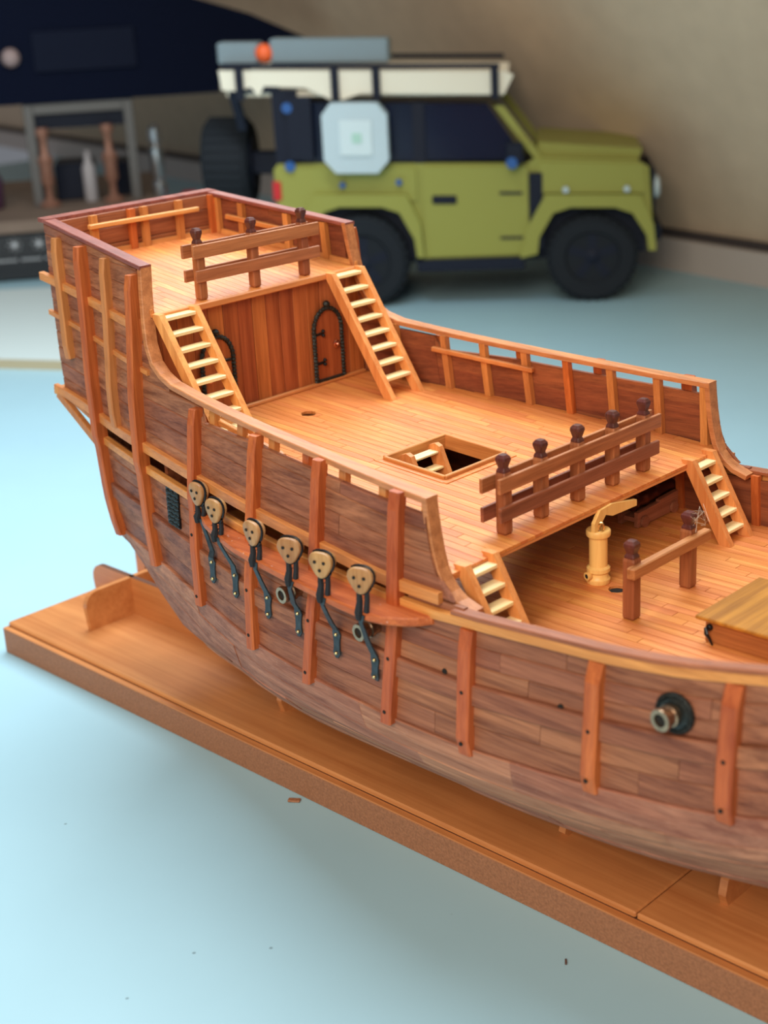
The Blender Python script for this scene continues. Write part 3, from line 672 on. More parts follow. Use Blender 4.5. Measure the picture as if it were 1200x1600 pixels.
for gi, gx in enumerate((-2.1, -9.5)):
    g = MB()
    for dx in (-.42, .42):
        g.prism([(gx+dx-.1, 5.7, 14.05), (gx+dx-.1, 8.7, 14.05), (gx+dx-.1, 8.7, 14.9), (gx+dx-.1, 7.3, 14.85), (gx+dx-.1, 7.3, 14.75), (gx+dx-.1, 5.7, 14.7)], (.2, 0, 0))
    g.box((gx, 7.3, 14.3), (.7, 2.9, .2)); gc_ = g.build('gun_carriage', W['gunwood'], ship)
    MB().lathe((gx, 5.9, 15.0), [(.08, -.25), (.14, -.18), (.1, -.08), (.36, 0), (.38, .1), (.34, .2), (.34, .7), (.37, .75), (.37, .85), (.32, .9), (.30, 1.5), (.33, 1.55), (.33, 1.65), (.28, 1.7), (.24, 2.7), (.28, 2.8), (.3, 3.0)], (0, 1, 0), 20).build('gun_barrel', M_bronze if gi else plain('dark_bronze', (.16, .07, .05), .3, .9), gc_, smooth=True)
    for yy in (6.1, 8.3):
        for dx in (-.6, .6): MB().lathe((gx+dx-.06, yy, 14.25), [(.25, 0), (.25, .12)], (1, 0, 0), 14).build('wheel', W['gunwood'], gc_)

# ------------------------------------------------------------------ channels, deadeyes and straps
cz = lambda x: 16.02-.022*(x+4)          # top of the channel
cw = lambda x: lerp([(-13.8, .15), (-12.8, .55), (-10, 1.0), (-6, 1.25), (-3, 1.42), (-1.6, 1.42), (-.9, 1.25), (-.2, .85), (.25, .4), (.4, .1)], x)
DE = [-13.35, -11.2, -8.1, -5.7, -3.75, -1.65]
for side in (-1, 1):
    rings = []
    for x in stations(-13.8, .4, .28):
        yi = hb(x, 15.9)-.1; yo = hb(x, 15.9)+cw(x); z = cz(x)
        rings.append([(x, side*yi, z-.34), (x, side*(yo-.05), z-.34), (x, side*yo, z-.27), (x, side*yo, z-.07), (x, side*(yo-.05), z), (x, side*yi, z)])
    MB().loft(rings).build('channel', W['channel'], ship, smooth=False)
    for i, x in enumerate(DE):
        lean = [.10, .04, .08, -.3, -.22, -.32][i]
        yo = hb(x, 15.9)+cw(x); zc = 17.2; yc = side*(yo-.02)
        rot = Matrix.Rotation(side*lean, 3, 'Z')
        def T(px, py, pz_): 
            q_ = rot @ Vector((px, py, 0)); return (x+q_.x, yc+q_.y, zc+pz_)
        def tri(k, yy):   # rounded triangle, point down
            out = []
            for a in range(24):
                t = 2*math.pi*a/24+math.pi/2; r_ = .47+.05*math.cos(3*(t-math.pi/2)+math.pi)+ .03*math.sin(t)
                out.append(T(k*r_*math.cos(t)*.98, yy, k*r_*math.sin(t)*1.04))
            return out
        d_ = MB().loft([tri(.88, -.21), tri(.98, -.18), tri(1.03, -.11), tri(1., -.04), tri(.90, 0), tri(1., .04), tri(1.03, .11), tri(.98, .18), tri(.88, .21)]).build('deadeye', W['dead'], ship, smooth=True)
        for hx_, hz_ in ((-.19, .12), (.19, .12), (0, -.18)):
            c_ = T(hx_, side*.225, hz_); MB().lathe(c_, [(.062, 0), (.062, .03)], (rot @ Vector((0, side, 0))), 10).build('lanyard_hole', M_hole, d_)
        MB().tube([T(.94*(.5+.05*math.cos(3*(t-math.pi/2)+math.pi))*math.cos(t)*1.0, 0, .94*1.12*(.5+.05*math.cos(3*(t-math.pi/2)+math.pi)+.03*math.sin(t))*math.sin(t)) for t in [2*math.pi*a/24+math.pi/2 for a in range(24)]], .05, 6, True).build('iron_band', M_black, d_, smooth=True)
        # black thread seizing under the deadeye, down past the channel edge
        m = MB(); zt_ = zc-.50; ze = cz(x)
        m.tube([(x-.14, yc+side*.04, zt_), (x-.10, yc+side*.06, zt_-.35), (x-.16, yc+side*.1, ze-.05), (x-.18, yc+side*.07, ze-.3)], [.09, .12, .15, .12], 7)
        m.tube([(x+.14, yc-side*.08, zt_+.04), (x+.14, yc-side*.06, zt_-.3), (x+.1, yc-side*.04, ze)], [.09, .10, .11], 7)
        for k in range(9):
            a = R_.uniform(0, 6.28); zz = ze+R_.uniform(0, .75); m.tube([(x-.1, yc, zz), (x-.1+.2*math.cos(a), yc+.2*math.sin(a), zz+R_.uniform(-.05, .12))], .014, 4)
        m.build('seizing', M_thread, d_)
        # bent iron strap: over the channel edge, inwards under it and down the planking
        z1_ = [14.45, 14.48, 14.24, 14.15, 13.97, 13.6][i]; z2_ = [13.72, 13.71, 13.56, 13.41, 13.23, 12.95][i]; xs_ = [-12.6, -10.7, -8.4, -6.5, -4.28, -2.22][i]
        yh = lambda z: hb(xs_, z)+.10+(.14 if (strip(xs_)-z) > 1.4 and (strip(xs_)-z) < 3.1 else .02)
        pts = [(x, yo+.03, ze-.12, .09), (x*.8+xs_*.2, yo+.04, ze-.40, .10), (x*.4+xs_*.6, yh(z1_)+(yo-yh(z1_))*.62, z1_+(ze-.4-z1_)*.62, .12), (xs_, yh(z1_)+(yo-yh(z1_))*.25, z1_+(ze-.4-z1_)*.33, .14), (xs_, yh(z1_)+.04, z1_+.2, .15), (xs_, yh(z1_), z1_, .2), (xs_, yh(z1_-.3), z1_-.3, .15), (xs_, yh(z2_+.15), z2_+.15, .15), (xs_, yh(z2_), z2_, .19), (xs_, yh(z2_-.2), z2_-.2, .06)]
        rings = []
        for j, (a_, b_, c_, w_) in enumerate(pts):
            p0_ = Vector(pts[max(j-1, 0)][:3]); p1_ = Vector(pts[min(j+1, len(pts)-1)][:3]); t = (p1_-p0_).normalized(); nrm = Vector((0, -t.z, t.y)).normalized()
            if nrm.y < 0: nrm = -nrm
            q_ = Vector((a_, b_, c_)); rings.append([(k.x, side*k.y, k.z) for k in (q_-Vector((w_, 0, 0))-nrm*.03, q_+Vector((w_, 0, 0))-nrm*.03, q_+Vector((w_, 0, 0))+nrm*.03, q_-Vector((w_, 0, 0))+nrm*.03)])
        s_ = MB().loft(rings).build('chain_strap', M_strap, d_, 'blue-grey iron strap nailed to the hull')
        m = MB()
        for z in (z1_, z2_): m.sphere((xs_, side*(yh(z)+.05), z), .075, 8)
        m.build('nail', M_brass, d_, smooth=True)
# guns through the planking
def gun(x, z, side, r0, length, flange, tilt=0.):
    y = hb(x, z); ax = Vector((-.10, side, .0+tilt)); k = r0/.3
    g = MB().lathe((x, side*(y-.1), z), [(.27*k, 0), (.27*k, length*.35), (.32*k, length*.40), (.32*k, length*.52), (.27*k, length*.56), (.26*k, length*.74), (.31*k, length*.80), (.33*k, length*.9), (.31*k, length), (.19*k, length), (.18*k, length-.3)], ax, 22).build('gun_muzzle', M_bronze, ship, smooth=True)
    MB().lathe(Vector((x, side*(y-.1), z))+ax.normalized()*(length-.12), [(.2*k, 0), (.2*k, .03)], ax, 16).build('bore', M_hole, g)
    if flange:
        MB().lathe((x, side*(y-.02), z), [(.66, 0), (.68, .1), (.64, .17), (.56, .15), (.53, .12), (.5, .16), (.3, .17)], (0, side, 0), 28).build('gun_port_flange', M_cast, g, smooth=True)
        m = MB()
        for i in range(30):
            a = i*math.pi/15; m.sphere((x+.585*math.cos(a), side*(y+.15), z+.585*math.sin(a)), .05, 6)
        m.build('flange_beading', M_cast, g, smooth=True)
for side in (-1, 1):
    gun(10.15, 15.42, side, .34, .85, True, .0); gun(-6.75, 14.95, side, .31, .95, False); gun(-2.4, 14.75, side, .31, .95, False)
    gun(17.5, 16.0, side, .36, 1.15, True, .08)
    m = MB(); rings = []
    for x in stations(-16.9, -15.8, .4):
        rings.append([(x, side*(hb(x, 14.8)-.02), 14.85), (x, side*(hb(x, 14.8)+.1), 14.85), (x, side*(hb(x, 16.5)+.1), 16.5), (x, side*(hb(x, 16.5)-.02), 16.5)])
    m.loft(rings); gr = m.build('port_plate', M_black, ship, 'black ornate cast plate by the aftmost deadeye')
    m = MB()
    for i in range(5):
        for j in range(8):
            x = -16.72+.215*i; z = 14.95+.2*j; m.lathe((x, side*(hb(x, z)+.09), z), [(.02, .05), (.05, .07), (.10, .05), (.10, 0)], (0, side, 0), 8, False) if (i+j) % 2 else m.sphere((x, side*(hb(x, z)+.11), z), .055, 6)
    m.build('plate_relief', M_cast, gr, smooth=True)
    for x, z in ((.95, 14.02), (5.94, 14.28)):
        MB().lathe((x, side*(hb(x, z)-.05), z), [(.11, 0), (.11, .075)], (0, side, 0), 12).build('rope_hole', M_hole, hull)
# loose fibres on the waist rail head
for k in range(5):
    c = Vector((3.5, 1.8, 16.8)); P = [c+Vector((R_.uniform(-.3, .5), R_.uniform(-.3, 1.0), R_.uniform(-.4, .3)))*(j/5+.3)+Vector((.1*math.sin(j*2+k), .1*math.cos(j*1.7+k), 0)) for j in range(6)]
    MB().tube(P, .005, 4).build('stray_fibre', M_fil, ship)

# ------------------------------------------------------------------ display base
base = empty('display_base', (0, 0, 2.5), 'long varnished wooden display base with cradle boards under the model ship', 'display stand')
X0, X1, HY, ZB = -35.5, 33.0, 5.6, 4.2
MB().box(((X0+X1)/2, 0, 3.2), (X1-X0, 2*HY, 1.4), ch=.03).build('base_frame', W['edge'], base, 'speckled fibreboard edge of the base')
for s_ in (-1, 1):
    MB().box(((X0+X1)/2, s_*(HY-.17), 3.93), (X1-X0, .34, .08), ch=.02).build('edge_bead', W['ply'], base)
for a, b in ((X0+.02, 5.98), (6.03, X1)):
    m = MB(); m.box(((a+b)/2, 0, 4.06), (b-a, 2*(HY-.36), .28), ch=.07)
    t = m.build('top_board', W['ply'], base)
    MB().box(((a+b)/2, 0, 3.94), (b-a, 2*(HY-.28), .05)).build('dark_reveal', W['dkedge'], base)
def cradle_long(y, xa, xb, top):
    m = MB(); h = top-4.2; pts = [(xa+.15, y, 4.2)]
    for i in range(7):
        a = math.pi-math.pi/2*i/6; pts.append((xa+.9+.9*math.cos(a), y, top-.9+.9*math.sin(a)))
    pts += [(xb, y, top), (xb+1.2, y, 4.2)]
    m.prism(pts, (0, .3, 0)); m.mi = [0, 0]+[1]*(len(m.mi)-2); return m.build('cradle_board', [W['ply'], W['dkedge']], base)
cradle_long(-.15, -34.4, -21.0, 6.35)
MB().prism([(-33.15, 2.0, 4.2), (-33.15, 2.0, 6.65), (-24, 2.0, 6.65), (-23, 2.0, 4.2)], (0, .3, 0)).build('cradle_board', W['ply'], base)
MB().box((-31.2, 1.99, 5.85), (2.2, .04, .5), ch=.0).build('slot', M_hole, base)
def cradle_cross(x, ye, top, hullx=None):
    pts = []
    for sgn in (-1, 1):
        seg = []
        for i in range(7):
            a = math.pi-math.pi/2*i/6; seg.append((-ye+.8+.8*math.cos(a), top-.8+.8*math.sin(a)))
        pts.append(seg)
    left = [(y, z) for y, z in pts[1]]; right = [(-y, z) for y, z in left[::-1]]
    poly = [(-ye+.15, 4.2)]+left+right+[(ye-.15, 4.2)]
    MB().prism([(x, y, z) for y, z in poly], (.3, 0, 0)).build('cradle_board', W['ply'], base)
cradle_cross(-31.0, 3.2, 6.35)
def cradle_v(x, ye):
    n = 8; ys = [ye*i/n for i in range(n+1)]
    def hz(y):   # underside of the hull at this half breadth
        z = keel(x)
        while hb(x, z) < y and z < 12: z += .05
        return z-.32
    top = [(y, max(hz(y), 4.45)) for y in ys]
    top = [(y, min(z, keel(x)-.12) if y < .4 else z) for y, z in top]
    poly = [(-y, z) for y, z in top[::-1]]+[(y, z) for y, z in top[1:]]
    ze = top[-1][1]; poly = [(-ye-.15, 4.2), (-ye-.35, ze-.8), (-ye-.2, ze-.2)]+poly+[(ye+.2, ze-.2), (ye+.35, ze-.8), (ye+.15, 4.2)]
    MB().prism([(x, y, z) for y, z in poly], (.32, 0, 0)).build('cradle_board', W['ply'], base)
for x in (-15.9, .75, 8.0, 22): cradle_v(x, 2.6)

# debris on the desk
def desk_hit(x, y): return (x, y, 2.5)
MB().box((-11.5, -6.1, 2.56), (.55, .28, .1), Matrix.Rotation(.6, 3, 'Z'), .03).build('wood_chip', W['edge'], label='small brown wood chip on the desk in front of the base', cat='wood chip', loc=(-11.5, -6.1, 2.5))
MB().box((4.45, -7.36, 2.54), (.3, .07, .07), Matrix.Rotation(-.9, 3, 'Z'), .015).build('splinter', W['dkedge'], label='tiny dark splinter on the desk near the lower right', cat='splinter', loc=(4.45, -7.36, 2.5))

# ------------------------------------------------------------------ toy off-roader
CR = Vector((-80.6, 68.6, 2.5)); cu = Vector((.7863, .6179, 0)); cn = Vector((-.6179, .7863, 0))
def CX(p):   # (along, across away from us, up) -> design frame; the toy sags a little to the front
    s_, n_, h = p
    if h > 6: h -= .036*(s_-10)*min(1, (h-6)/3)
    return CR+cu*s_+cn*n_+Vector((0, 0, h))
car = empty('toy_car', tuple(CR), 'olive-green toy off-road car with white roof rack parked by the sloping wall', 'toy car')
M_green = plain('olive_plastic', (.30, .305, .062), .4, 0, .35)
M_dark = plain('dark_plastic', (.008, .012, .026), .55, 0, .2)
M_tyre = plain('tyre_rubber', (.016, .02, .026), .75, 0, .15)
M_white = plain('white_plastic', (.85, .80, .66), .4)
M_grey = plain('blue_grey_plastic', (.20, .27, .31), .4)
M_lgrey = plain('light_blue_grey_plastic', (.50, .62, .68), .35)
M_glass = plain('tinted_pane', (.008, .013, .035), .15, 0, .3)
M_blue = plain('blue_pin', (.01, .09, .32), .45); M_orange = plain('orange_plastic', (.95, .14, .03), .4); M_red = plain('red_plastic', (.55, .01, .015), .4)
def cb(name, mt, lab=None, par=None, f=None, smooth=False):
    m = MB(); f(m); return m.build(name, mt, par or car, lab, smooth=smooth, xf=CX)
def arch(cx, n0=13, r=5.9, base_=4.6):
    return [(cx-r*1.02, base_), (cx-r*.98, 7.3), (cx-r*.72, 10.0), (cx-r*.4, 10.6), (cx+r*.4, 10.6), (cx+r*.72, 10.0), (cx+r*.98, 7.3), (cx+r*1.02, base_)]
FX = 24.4
# lower body in side profile, both flanks
prof = [(-9.0, 7.0), (-9.2, 14.4), (-8.7, 15.0), (17.6, 15.0), (18.6, 15.6), (29.0, 15.3), (30.2, 14.6), (30.6, 9.5), (FX+5.9, 5.4)]+arch(FX, r=5.7, base_=5.6)[::-1]+[(17.6, 5.0), (6.4, 5.0)]+arch(0, r=5.6, base_=6.0)[::-1]+[(-6.5, 6.4)]
clean = []
for p_ in prof:
    if not clean or math.hypot(p_[0]-clean[-1][0], p_[1]-clean[-1][1]) > .12: clean.append(p_)
prof = clean
cb('body_shell', M_dark, None, None, lambda m: (m.box((10.5, 9.0, 9.6), (39, 15.0, 9.4)), m.box((10.5, 9, 5.6), (28, 14, 2.4))))
for n0 in (0.0, 17.3):
    cb('side_panel', M_green, None, None, lambda m: m.prism([(s_, n0, h) for s_, h in prof], (0, .9, 0)))
# panels proud of the flank: rear quarter, door, front wing, arches
def panel(pts, n0=-.28, t=.3): return lambda m: m.prism([(s_, n0, h) for s_, h in pts], (0, t, 0))
rear_panel = cb('rear_quarter_panel', M_green, None, None, panel([(-8.9, 7.2), (-8.9, 14.6), (6.0, 14.6), (6.0, 11.2), (-5, 11.2), (-6.2, 7.2)]))
dr = cb('door', M_green, None, None, panel([(6.7, 5.3), (6.7, 14.7), (17.7, 14.7), (17.7, 5.3)], -.36, .4))
cb('door_handle', M_dark, None, dr, lambda m: m.box((8.9, -.42, 11.3), (2.6, .25, .9), ch=.1))
for hh in (7.2, 12.0): cb('door_hinge', M_dark, None, dr, lambda m: m.box((15.9, -.4, hh), (2.4, .16, .28)))
cb('vent', M_dark, None, None, lambda m: m.box((18.5, -.30, 10.0), (1.4, .3, 8.2)))
cb('front_wing', M_green, None, None, panel([(18.9, 12.0), (18.9, 15.2), (29.6, 15.0), (29.9, 12.0)], -.34, .4))
for cx in (0, FX):
    a_ = arch(cx, r=5.7, base_=5.4); outer = [(cx-7.6 if cx else cx-6.9, 5.0), (cx-6.9, 8.3), (cx-4.9, 11.9), (cx+4.9, 11.9), (cx+6.3, 8.8), (cx+6.6, 5.4)]
    o = cb('wheel_arch', M_green, None, None, panel(outer+a_[::-1], -.95, 1.0))
for s_, h in ((-1.8, 12.9), (4.2, 13.2), (21.6, 12.4), (27.9, 12.5)):
    cb('pin', M_lgrey if s_ > 10 else M_blue, None, None, lambda m: m.lathe((s_, -.6, h), [(.32, 0), (.32, .4)], (0, -1, 0), 12))
cb('sill', M_dark, None, None, lambda m: m.box((11.5, .2, 4.4), (11.5, 1.6, 1.3), ch=.1))
cb('bonnet', M_green, None, None, lambda m: m.prism([(18.8, 1.4, 15.4), (29.2, 1.4, 15.2), (29.6, 1.4, 16.3), (18.8, 1.4, 17.0)], (0, 15.2, 0)))
cb('front_bumper', M_dark, None, None, lambda m: (m.box((30.9, 9, 7.4), (1.4, 17.5, 2.2), ch=.2), m.box((30.7, 9, 12), (.5, 15, 4.4))))
for n_ in (2.4, 15.6): cb('headlamp', M_lgrey, None, None, lambda m: m.lathe((30.9, n_, 12.3), [(1.2, 0), (1.2, .4), (.8, .6)], (1, 0, 0), 18))
# cabin: windows, pillars, roof
cab = [(-8.6, 15.0), (-8.2, 21.3), (13.6, 21.0), (17.6, 15.3)]
cb('cabin', M_glass, 'dark tinted window band', None, lambda m: m.prism([(s_, .9, h) for s_, h in cab], (0, 16.4, 0)))
for s0, s1 in ((-8.6, -7.2), (-1.4, .2), (5.8, 7.0)):
    cb('pillar', M_dark, None, None, lambda m: m.prism([(s0, .4, 15), (s1, .4, 15), (s1, .7, 21.2), (s0, .7, 21.2)], (0, .6, 0)))
for n_ in (.5, 16.8): cb('windscreen_pillar', M_green, None, None, lambda m: m.prism([(18.5, n_, 15.3), (19.5, n_, 15.3), (15.3, n_, 20.8), (14.3, n_, 20.8)], (0, .7, 0)))
cb('wing_mirror', M_dark, None, None, lambda m: m.box((16.4, -1.1, 16.2), (1.8, 1.4, 2.2), ch=.2))
cb('mirror_pin', M_blue, None, None, lambda m: m.lathe((16.1, -1.7, 15.3), [(.6, 0), (.6, .5)], (0, -1, 0), 12))
rr = cb('roof_rack', M_white, 'cream-white roof rack', None, lambda m: (m.prism([(-14.0, -.3, 22.6), (-14.2, -.3, 24.6), (15.6, -.3, 24.3), (16.4, -.3, 23.9), (15.4, -.3, 22.0), (0.6, -.3, 22.2), (-1.2, -.3, 21.6), (-2.6, -.3, 21.6), (-5.2, -.3, 22.8), (-9.5, -.3, 23.0), (-10.1, -.3, 21.9), (-10.9, -.3, 22.9), (-12.4, -.3, 22.5)], (0, .9, 0)),
    m.prism([(-14.0, 17.4, 22.6), (-14.2, 17.4, 24.4), (15.6, 17.4, 24.1), (15.4, 17.4, 22.0)], (0, .9, 0)), m.box((.8, 9, 22.2), (29, 17, .6))))
cb('rack_rail', M_dark, None, None, lambda m: (m.beam((-13.8, -.2, 25.0), (15.0, -.2, 24.8), .5, .5), m.beam((-13.8, 18, 25.0), (15, 18, 24.8), .5, .5)))
for s_ in (2.3, -2.0, 14.5, -12): cb('rack_strut', M_dark, None, None, lambda m: m.beam((s_, -.6, 21.6), (s_, -.6, 25.0), .55, .8, upv=(1, 0, 0)))
cb('roof_load', M_grey, 'long blue-grey box on the roof rack', None, lambda m: m.box((-2.6, 2.2, 26.4), (12.4, 3.4, 2.5), ch=.2))
cb('roof_load', M_grey, 'short blue-grey box on the roof rack', None, lambda m: m.box((-12.2, 2.4, 26.2), (4.4, 3.4, 2.2), ch=.2))
cb('beacon', M_orange, 'orange-red round piece between the roof boxes', None, lambda m: m.sphere((-9.4, .9, 26.2), 1.0, 10), smooth=True)
cb('side_box', M_lgrey, 'pale blue-grey octagonal side box', None, lambda m: m.prism([(s_, -2.3, h) for s_, h in ((-3.4, 15.6), (-2.2, 14.3), (2.2, 14.3), (3.4, 15.6), (3.4, 20.2), (2.4, 21.4), (-2.4, 21.4), (-3.4, 20.2))], (0, 2.0, 0)))
cb('side_box_panel', plain('pale_panel', (.62, .74, .78), .3), None, None, lambda m: m.box((.1, -2.4, 17.9), (3.4, .2, 3.6), ch=.05))
cb('side_box_mark', plain('pale_green_mark', (.40, .64, .55), .4), None, None, lambda m: m.box((.2, -2.52, 17.9), (1.0, .1, 1.0), ch=.02))
cb('rear_frame', M_dark, None, None, lambda m: (m.prism([(-8.8, 0, 15), (-6.4, 0, 15), (-6.2, 0, 22.6), (-8.9, 0, 22.6)], (0, .8, 0)), m.beam((-13.0, .2, 22.6), (-8.0, .2, 22.6), .6, .6), m.beam((-12.9, .2, 22.4), (-12.5, 2.0, 18.5), .9, .9, upv=(1, 0, 0)), m.box((-6.0, .0, 18.7), (2.6, 1.2, 6.4))))
for s_, h in ((-7.2, 20.8), (-7.3, 14.8)): cb('frame_pin', M_blue, None, None, lambda m: m.lathe((s_, -.2, h), [(.55, 0), (.55, .5)], (0, -1, 0), 12))
cb('tail_lamp', M_red, None, None, lambda m: m.box((-8.9, -.1, 12.2), (.9, .7, 2.0), ch=.1))
def wheel(s_, n_, h, r, wd_, axis=(0, -1, 0), nm='wheel'):
    ax = Vector(axis)
    w_ = cb(nm, M_tyre, None, None, lambda m: m.lathe((s_, n_, h), [(r*.62, 0), (r*.9, 0), (r, wd_*.14), (r*1.0, wd_*.86), (r*.9, wd_), (r*.62, wd_), (r*.58, wd_*.9)], ax, 36), smooth=True)
    tr = []
    def treads(m):
        t = Vector((0, 0, 1)); u = ax.cross(t).normalized()
        for i in range(30):
            a = i*math.pi/15; d_ = u*math.cos(a)+t*math.sin(a)
            c_ = Vector((s_, n_, h))+ax*wd_*.5+d_*r*.985; y_ = ax; z_ = d_; x_ = y_.cross(z_)
            m.box(c_, (r*.13, wd_*.8, r*.07), Matrix((x_, y_, z_)).transposed())
    cb('tyre_tread', M_tyre, None, w_, treads)
    c_ = Vector((s_, n_, h))+ax*wd_*.92
    def rim(m):
        m.lathe(c_-ax*.5, [(r*.58, 0), (r*.58, .3), (r*.52, .34), (r*.5, .1), (r*.2, .12), (r*.18, .5), (r*.08, .55)], ax, 24)
        t = Vector((0, 0, 1)); u = ax.cross(t).normalized()
        for i in range(5):
            a = i*2*math.pi/5+.3; d_ = u*math.cos(a)+t*math.sin(a); m.beam(c_-ax*.2+d_*r*.15, c_-ax*.2+d_*r*.54, .9, .4, upv=tuple(ax))
    cb('rim', M_dark, None, w_, rim)
    cb('hub_cap', M_dark, None, w_, lambda m: m.lathe(c_, [(.6, 0), (.6, .25), (.3, .35)], ax, 12))
    return w_
for s_ in (0, FX):
    wheel(s_, 3.0, 4.85, 4.75, 3.6); wheel(s_, 15.0, 4.85, 4.75, 3.6, (0, 1, 0))
wheel(-12.8, 7.6, 14.3, 4.8, 5.0, (-1, 0, 0), 'spare_wheel')
cb('spare_mount', M_dark, None, None, lambda m: (m.beam((-8.6, 7.6, 14.3), (-13.2, 7.6, 14.3), 2.4, 2.4, ch=.2), m.lathe((-12.6, 7.6, 14.3), [(2.9, 0), (2.9, .5)], (-1, 0, 0), 20)))

# ------------------------------------------------------------------ left background: white slab, black console, rack with case
M_board = plain('off_white_board', (.66, .76, .76), .4); M_kant = plain('beige_edging', (.50, .42, .27), .5)
sl = MB().prism([(-71, 41.2, 2.5), (-112, 20, 2.5), (-150, 24, 2.5), (-96, 76, 2.5)], (0, 0, .9)).build('white_board', M_board, label='off-white flat board lying behind the stern, left edge of the photo', cat='board', loc=(-71, 41, 2.5))
MB().beam((-71, 41.1, 2.95), (-112, 19.9, 2.95), .3, .9).build('edging', M_kant, sl)
ca = Vector((.6, .8, 0)); cbv = Vector((-.8, .6, 0)); CP = Vector((-131, 55, 0))
def KX(p): return CP+ca*p[0]+cbv*p[1]+Vector((0, 0, p[2]))
M_conf = plain('console_black', (.012, .016, .022), .35); M_ctop = plain('brown_top', (.22, .16, .125), .6, 0, .3, .15, 20)
con = empty('console_unit', tuple(KX((0, 0, 3.4))), 'long low black console with brown top behind the stern', 'console')
def kb(name, mt, par, f, lab=None, smooth=False, cat=None, group=None, loc=None):
    m = MB(); f(m); return m.build(name, mt, par, lab, smooth=smooth, xf=KX, cat=cat, group=group, loc=loc)
kb('console_case', M_conf, con, lambda m: m.box((-12, 21, 5.55), (64, 42, 5.9), ch=.3))
kb('console_foot', M_conf, con, lambda m: (m.box((-12, 8, 2.56), (60, 1.2, .12)), m.box((-12, 36, 2.56), (60, 1.2, .12))))
kb('console_top', M_ctop, con, lambda m: m.box((-12, 21.2, 9.25), (65, 43, 1.5), ch=.15))
M_sym = plain('white_print', (.50, .52, .55), .5)
for cx in (1.6, 4.6, -1.8):
    def sym(m):
        m.lathe((cx, -.05, 7.1), [(.35, 0), (.35, .04)], (0, -1, 0), 12)
        for i in range(8):
            a = i*math.pi/4; m.beam((cx+.45*math.cos(a), -.06, 7.1+.45*math.sin(a)), (cx+.95*math.cos(a), -.06, 7.1+.95*math.sin(a)), .05, .22, upv=(0, 1, 0))
    kb('round_symbol', M_sym, con, sym, 'white round symbol printed on the black front')
def smalltext(m):
    for i in range(26):
        if i % 7 != 6: m.box((-3.5+.42*i, -.05, 5.2), (.24, .04, .28))
kb('caption_line', M_sym, con, smalltext, 'row of tiny unreadable white lettering')
rk = empty('metal_rack', tuple(KX((11, 20, 10))), 'grey metal rack carrying the black case at the left', 'rack')
M_steel = plain('grey_steel', (.13, .13, .13), .45, .4)
for a_ in (4.4, 17.2):
    for b_ in (13, 16.4): kb('rack_post', M_steel, rk, lambda m: m.box((a_, b_, 16.5), (1.3, 1.0, 13.0), ch=.1))
for b_ in (13, 16.4): kb('rack_bar', M_steel, rk, lambda m: m.box((10.8, b_, 22.3), (11.6, .9, 1.4), ch=.1))
kb('rack_underpanel', M_dark, rk, lambda m: m.box((10.8, 14.7, 20.6), (11.4, 3.2, 1.8)))
cs = kb('equipment_case', plain('navy_black_case', (.004, .007, .022), .8, 0, .08), None, lambda m: m.prism([(-22, 12, 23.05), (29.3, 12, 23.05), (29.8, 12, 27.0), (41, 12, 27.6), (41.6, 12, 29.0), (34, 12, 32.6), (25, 12, 35.6), (-22, 12, 44)], (0, 5, 0)), 'large navy-black slope-topped case resting on the metal rack', cat='case', loc=tuple(KX((10, 14, 23))))
kb('case_panel', plain('case_panel_navy', (.007, .011, .028), .7, 0, .1), cs, lambda m: m.box((12.5, 11.8, 29.4), (13, .5, 5.0), ch=.1))
M_pale = plain('pale_pink_plastic', (.40, .30, .30), .5)
kb('lamp_shade', M_pale, cs, lambda m: m.sphere((3.2, 11.6, 28.9), 1.2, 10, ), smooth=True, lab='small pale rounded knob on the case')
M_cop = plain('dull_copper', (.34, .17, .12), .45, .3)
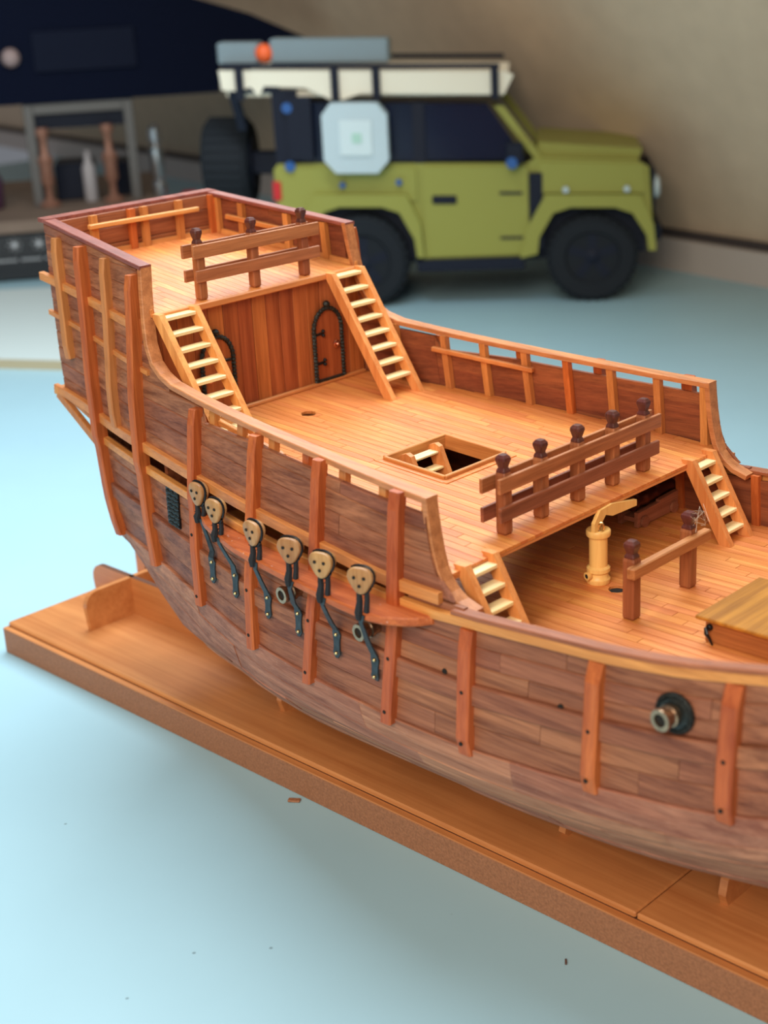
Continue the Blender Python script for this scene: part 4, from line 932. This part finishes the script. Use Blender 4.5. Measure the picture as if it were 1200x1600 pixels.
for i, (a_, lb) in enumerate(((5.9, 'dull copper-coloured slim upright ornament, left one under the rack'), (14.2, 'dull copper-coloured slim upright ornament, right one beside the rack post'))):
    m = MB(); c_ = KX((a_, 11.5 if i == 0 else 11.5, 10.0)); m.lathe(c_, [(1.3, 0), (1.4, .4), (.5, 1.0), (.45, 2.5), (.9, 3.2), (.8, 5.0), (1.1, 6.0), (.5, 6.8), (.5, 8.6), (.9, 9.4), (.8, 10.0)], n=18)
    m.build('upright_ornament', M_cop, label=lb, cat='ornament', group='copper-coloured ornaments under the rack', smooth=True, loc=tuple(c_))
m = MB(); c_ = KX((20.3, 14, 10)); m.lathe(c_, [(.9, 0), (1.0, .3), (1.0, 1.6), (.6, 2.1), (.9, 2.6), (1.0, 6.3), (.5, 6.9), (.9, 7.3), (.9, 8.8), (.4, 9.4)], n=18)
m.build('metal_flask', plain('polished_steel', (.55, .57, .60), .25, .9), label='shiny slim steel flask right of the rack post', cat='flask', smooth=True, loc=tuple(c_))
kb('storage_box', M_dark, None, lambda m: m.box((9.2, 20.0, 12.4), (5.2, 8, 4.8), ch=.2), 'dark low box on the console between the copper-coloured ornaments', cat='box', loc=tuple(KX((9.2, 20, 10))))
kb('storage_box', M_dark, None, lambda m: m.box((15.4, 21.5, 12.2), (2.4, 8, 4.4), ch=.2), 'narrow dark box on the console behind the rack post', cat='box', loc=tuple(KX((15.4, 21.5, 10))))
m = MB(); c_ = KX((11.2, 14.0, 10)); m.lathe(c_, [(.8, 0), (.9, .3), (.9, 4.4), (.5, 5.2), (.45, 6.4), (.55, 6.6)], n=16)
m.build('white_bottle', plain('milky_plastic', (.42, .40, .42), .4), label='small milky white bottle between the copper-coloured ornaments', cat='bottle', smooth=True, loc=tuple(c_))
m = MB(); c_ = KX((-3.0, 13.0, 10)); m.lathe(c_, [(2.6, 0), (2.9, .4), (3.0, 3.6), (2.4, 5.0), (1.2, 6.0), (1.2, 6.6)], n=20)
m.build('purple_jar', plain('dark_plum_glaze', (.10, .045, .09), .4), label='dark plum coloured jar at the far left on the console', cat='jar', smooth=True, loc=tuple(c_))
kb('red_block', M_red, None, lambda m: m.box((24.2, 14, 3.4+3), (2.2, 2.2, 7.8), ch=.3), 'red block standing beside the toy car spare wheel', cat='block', loc=tuple(KX((24.2, 14, 2.5))))
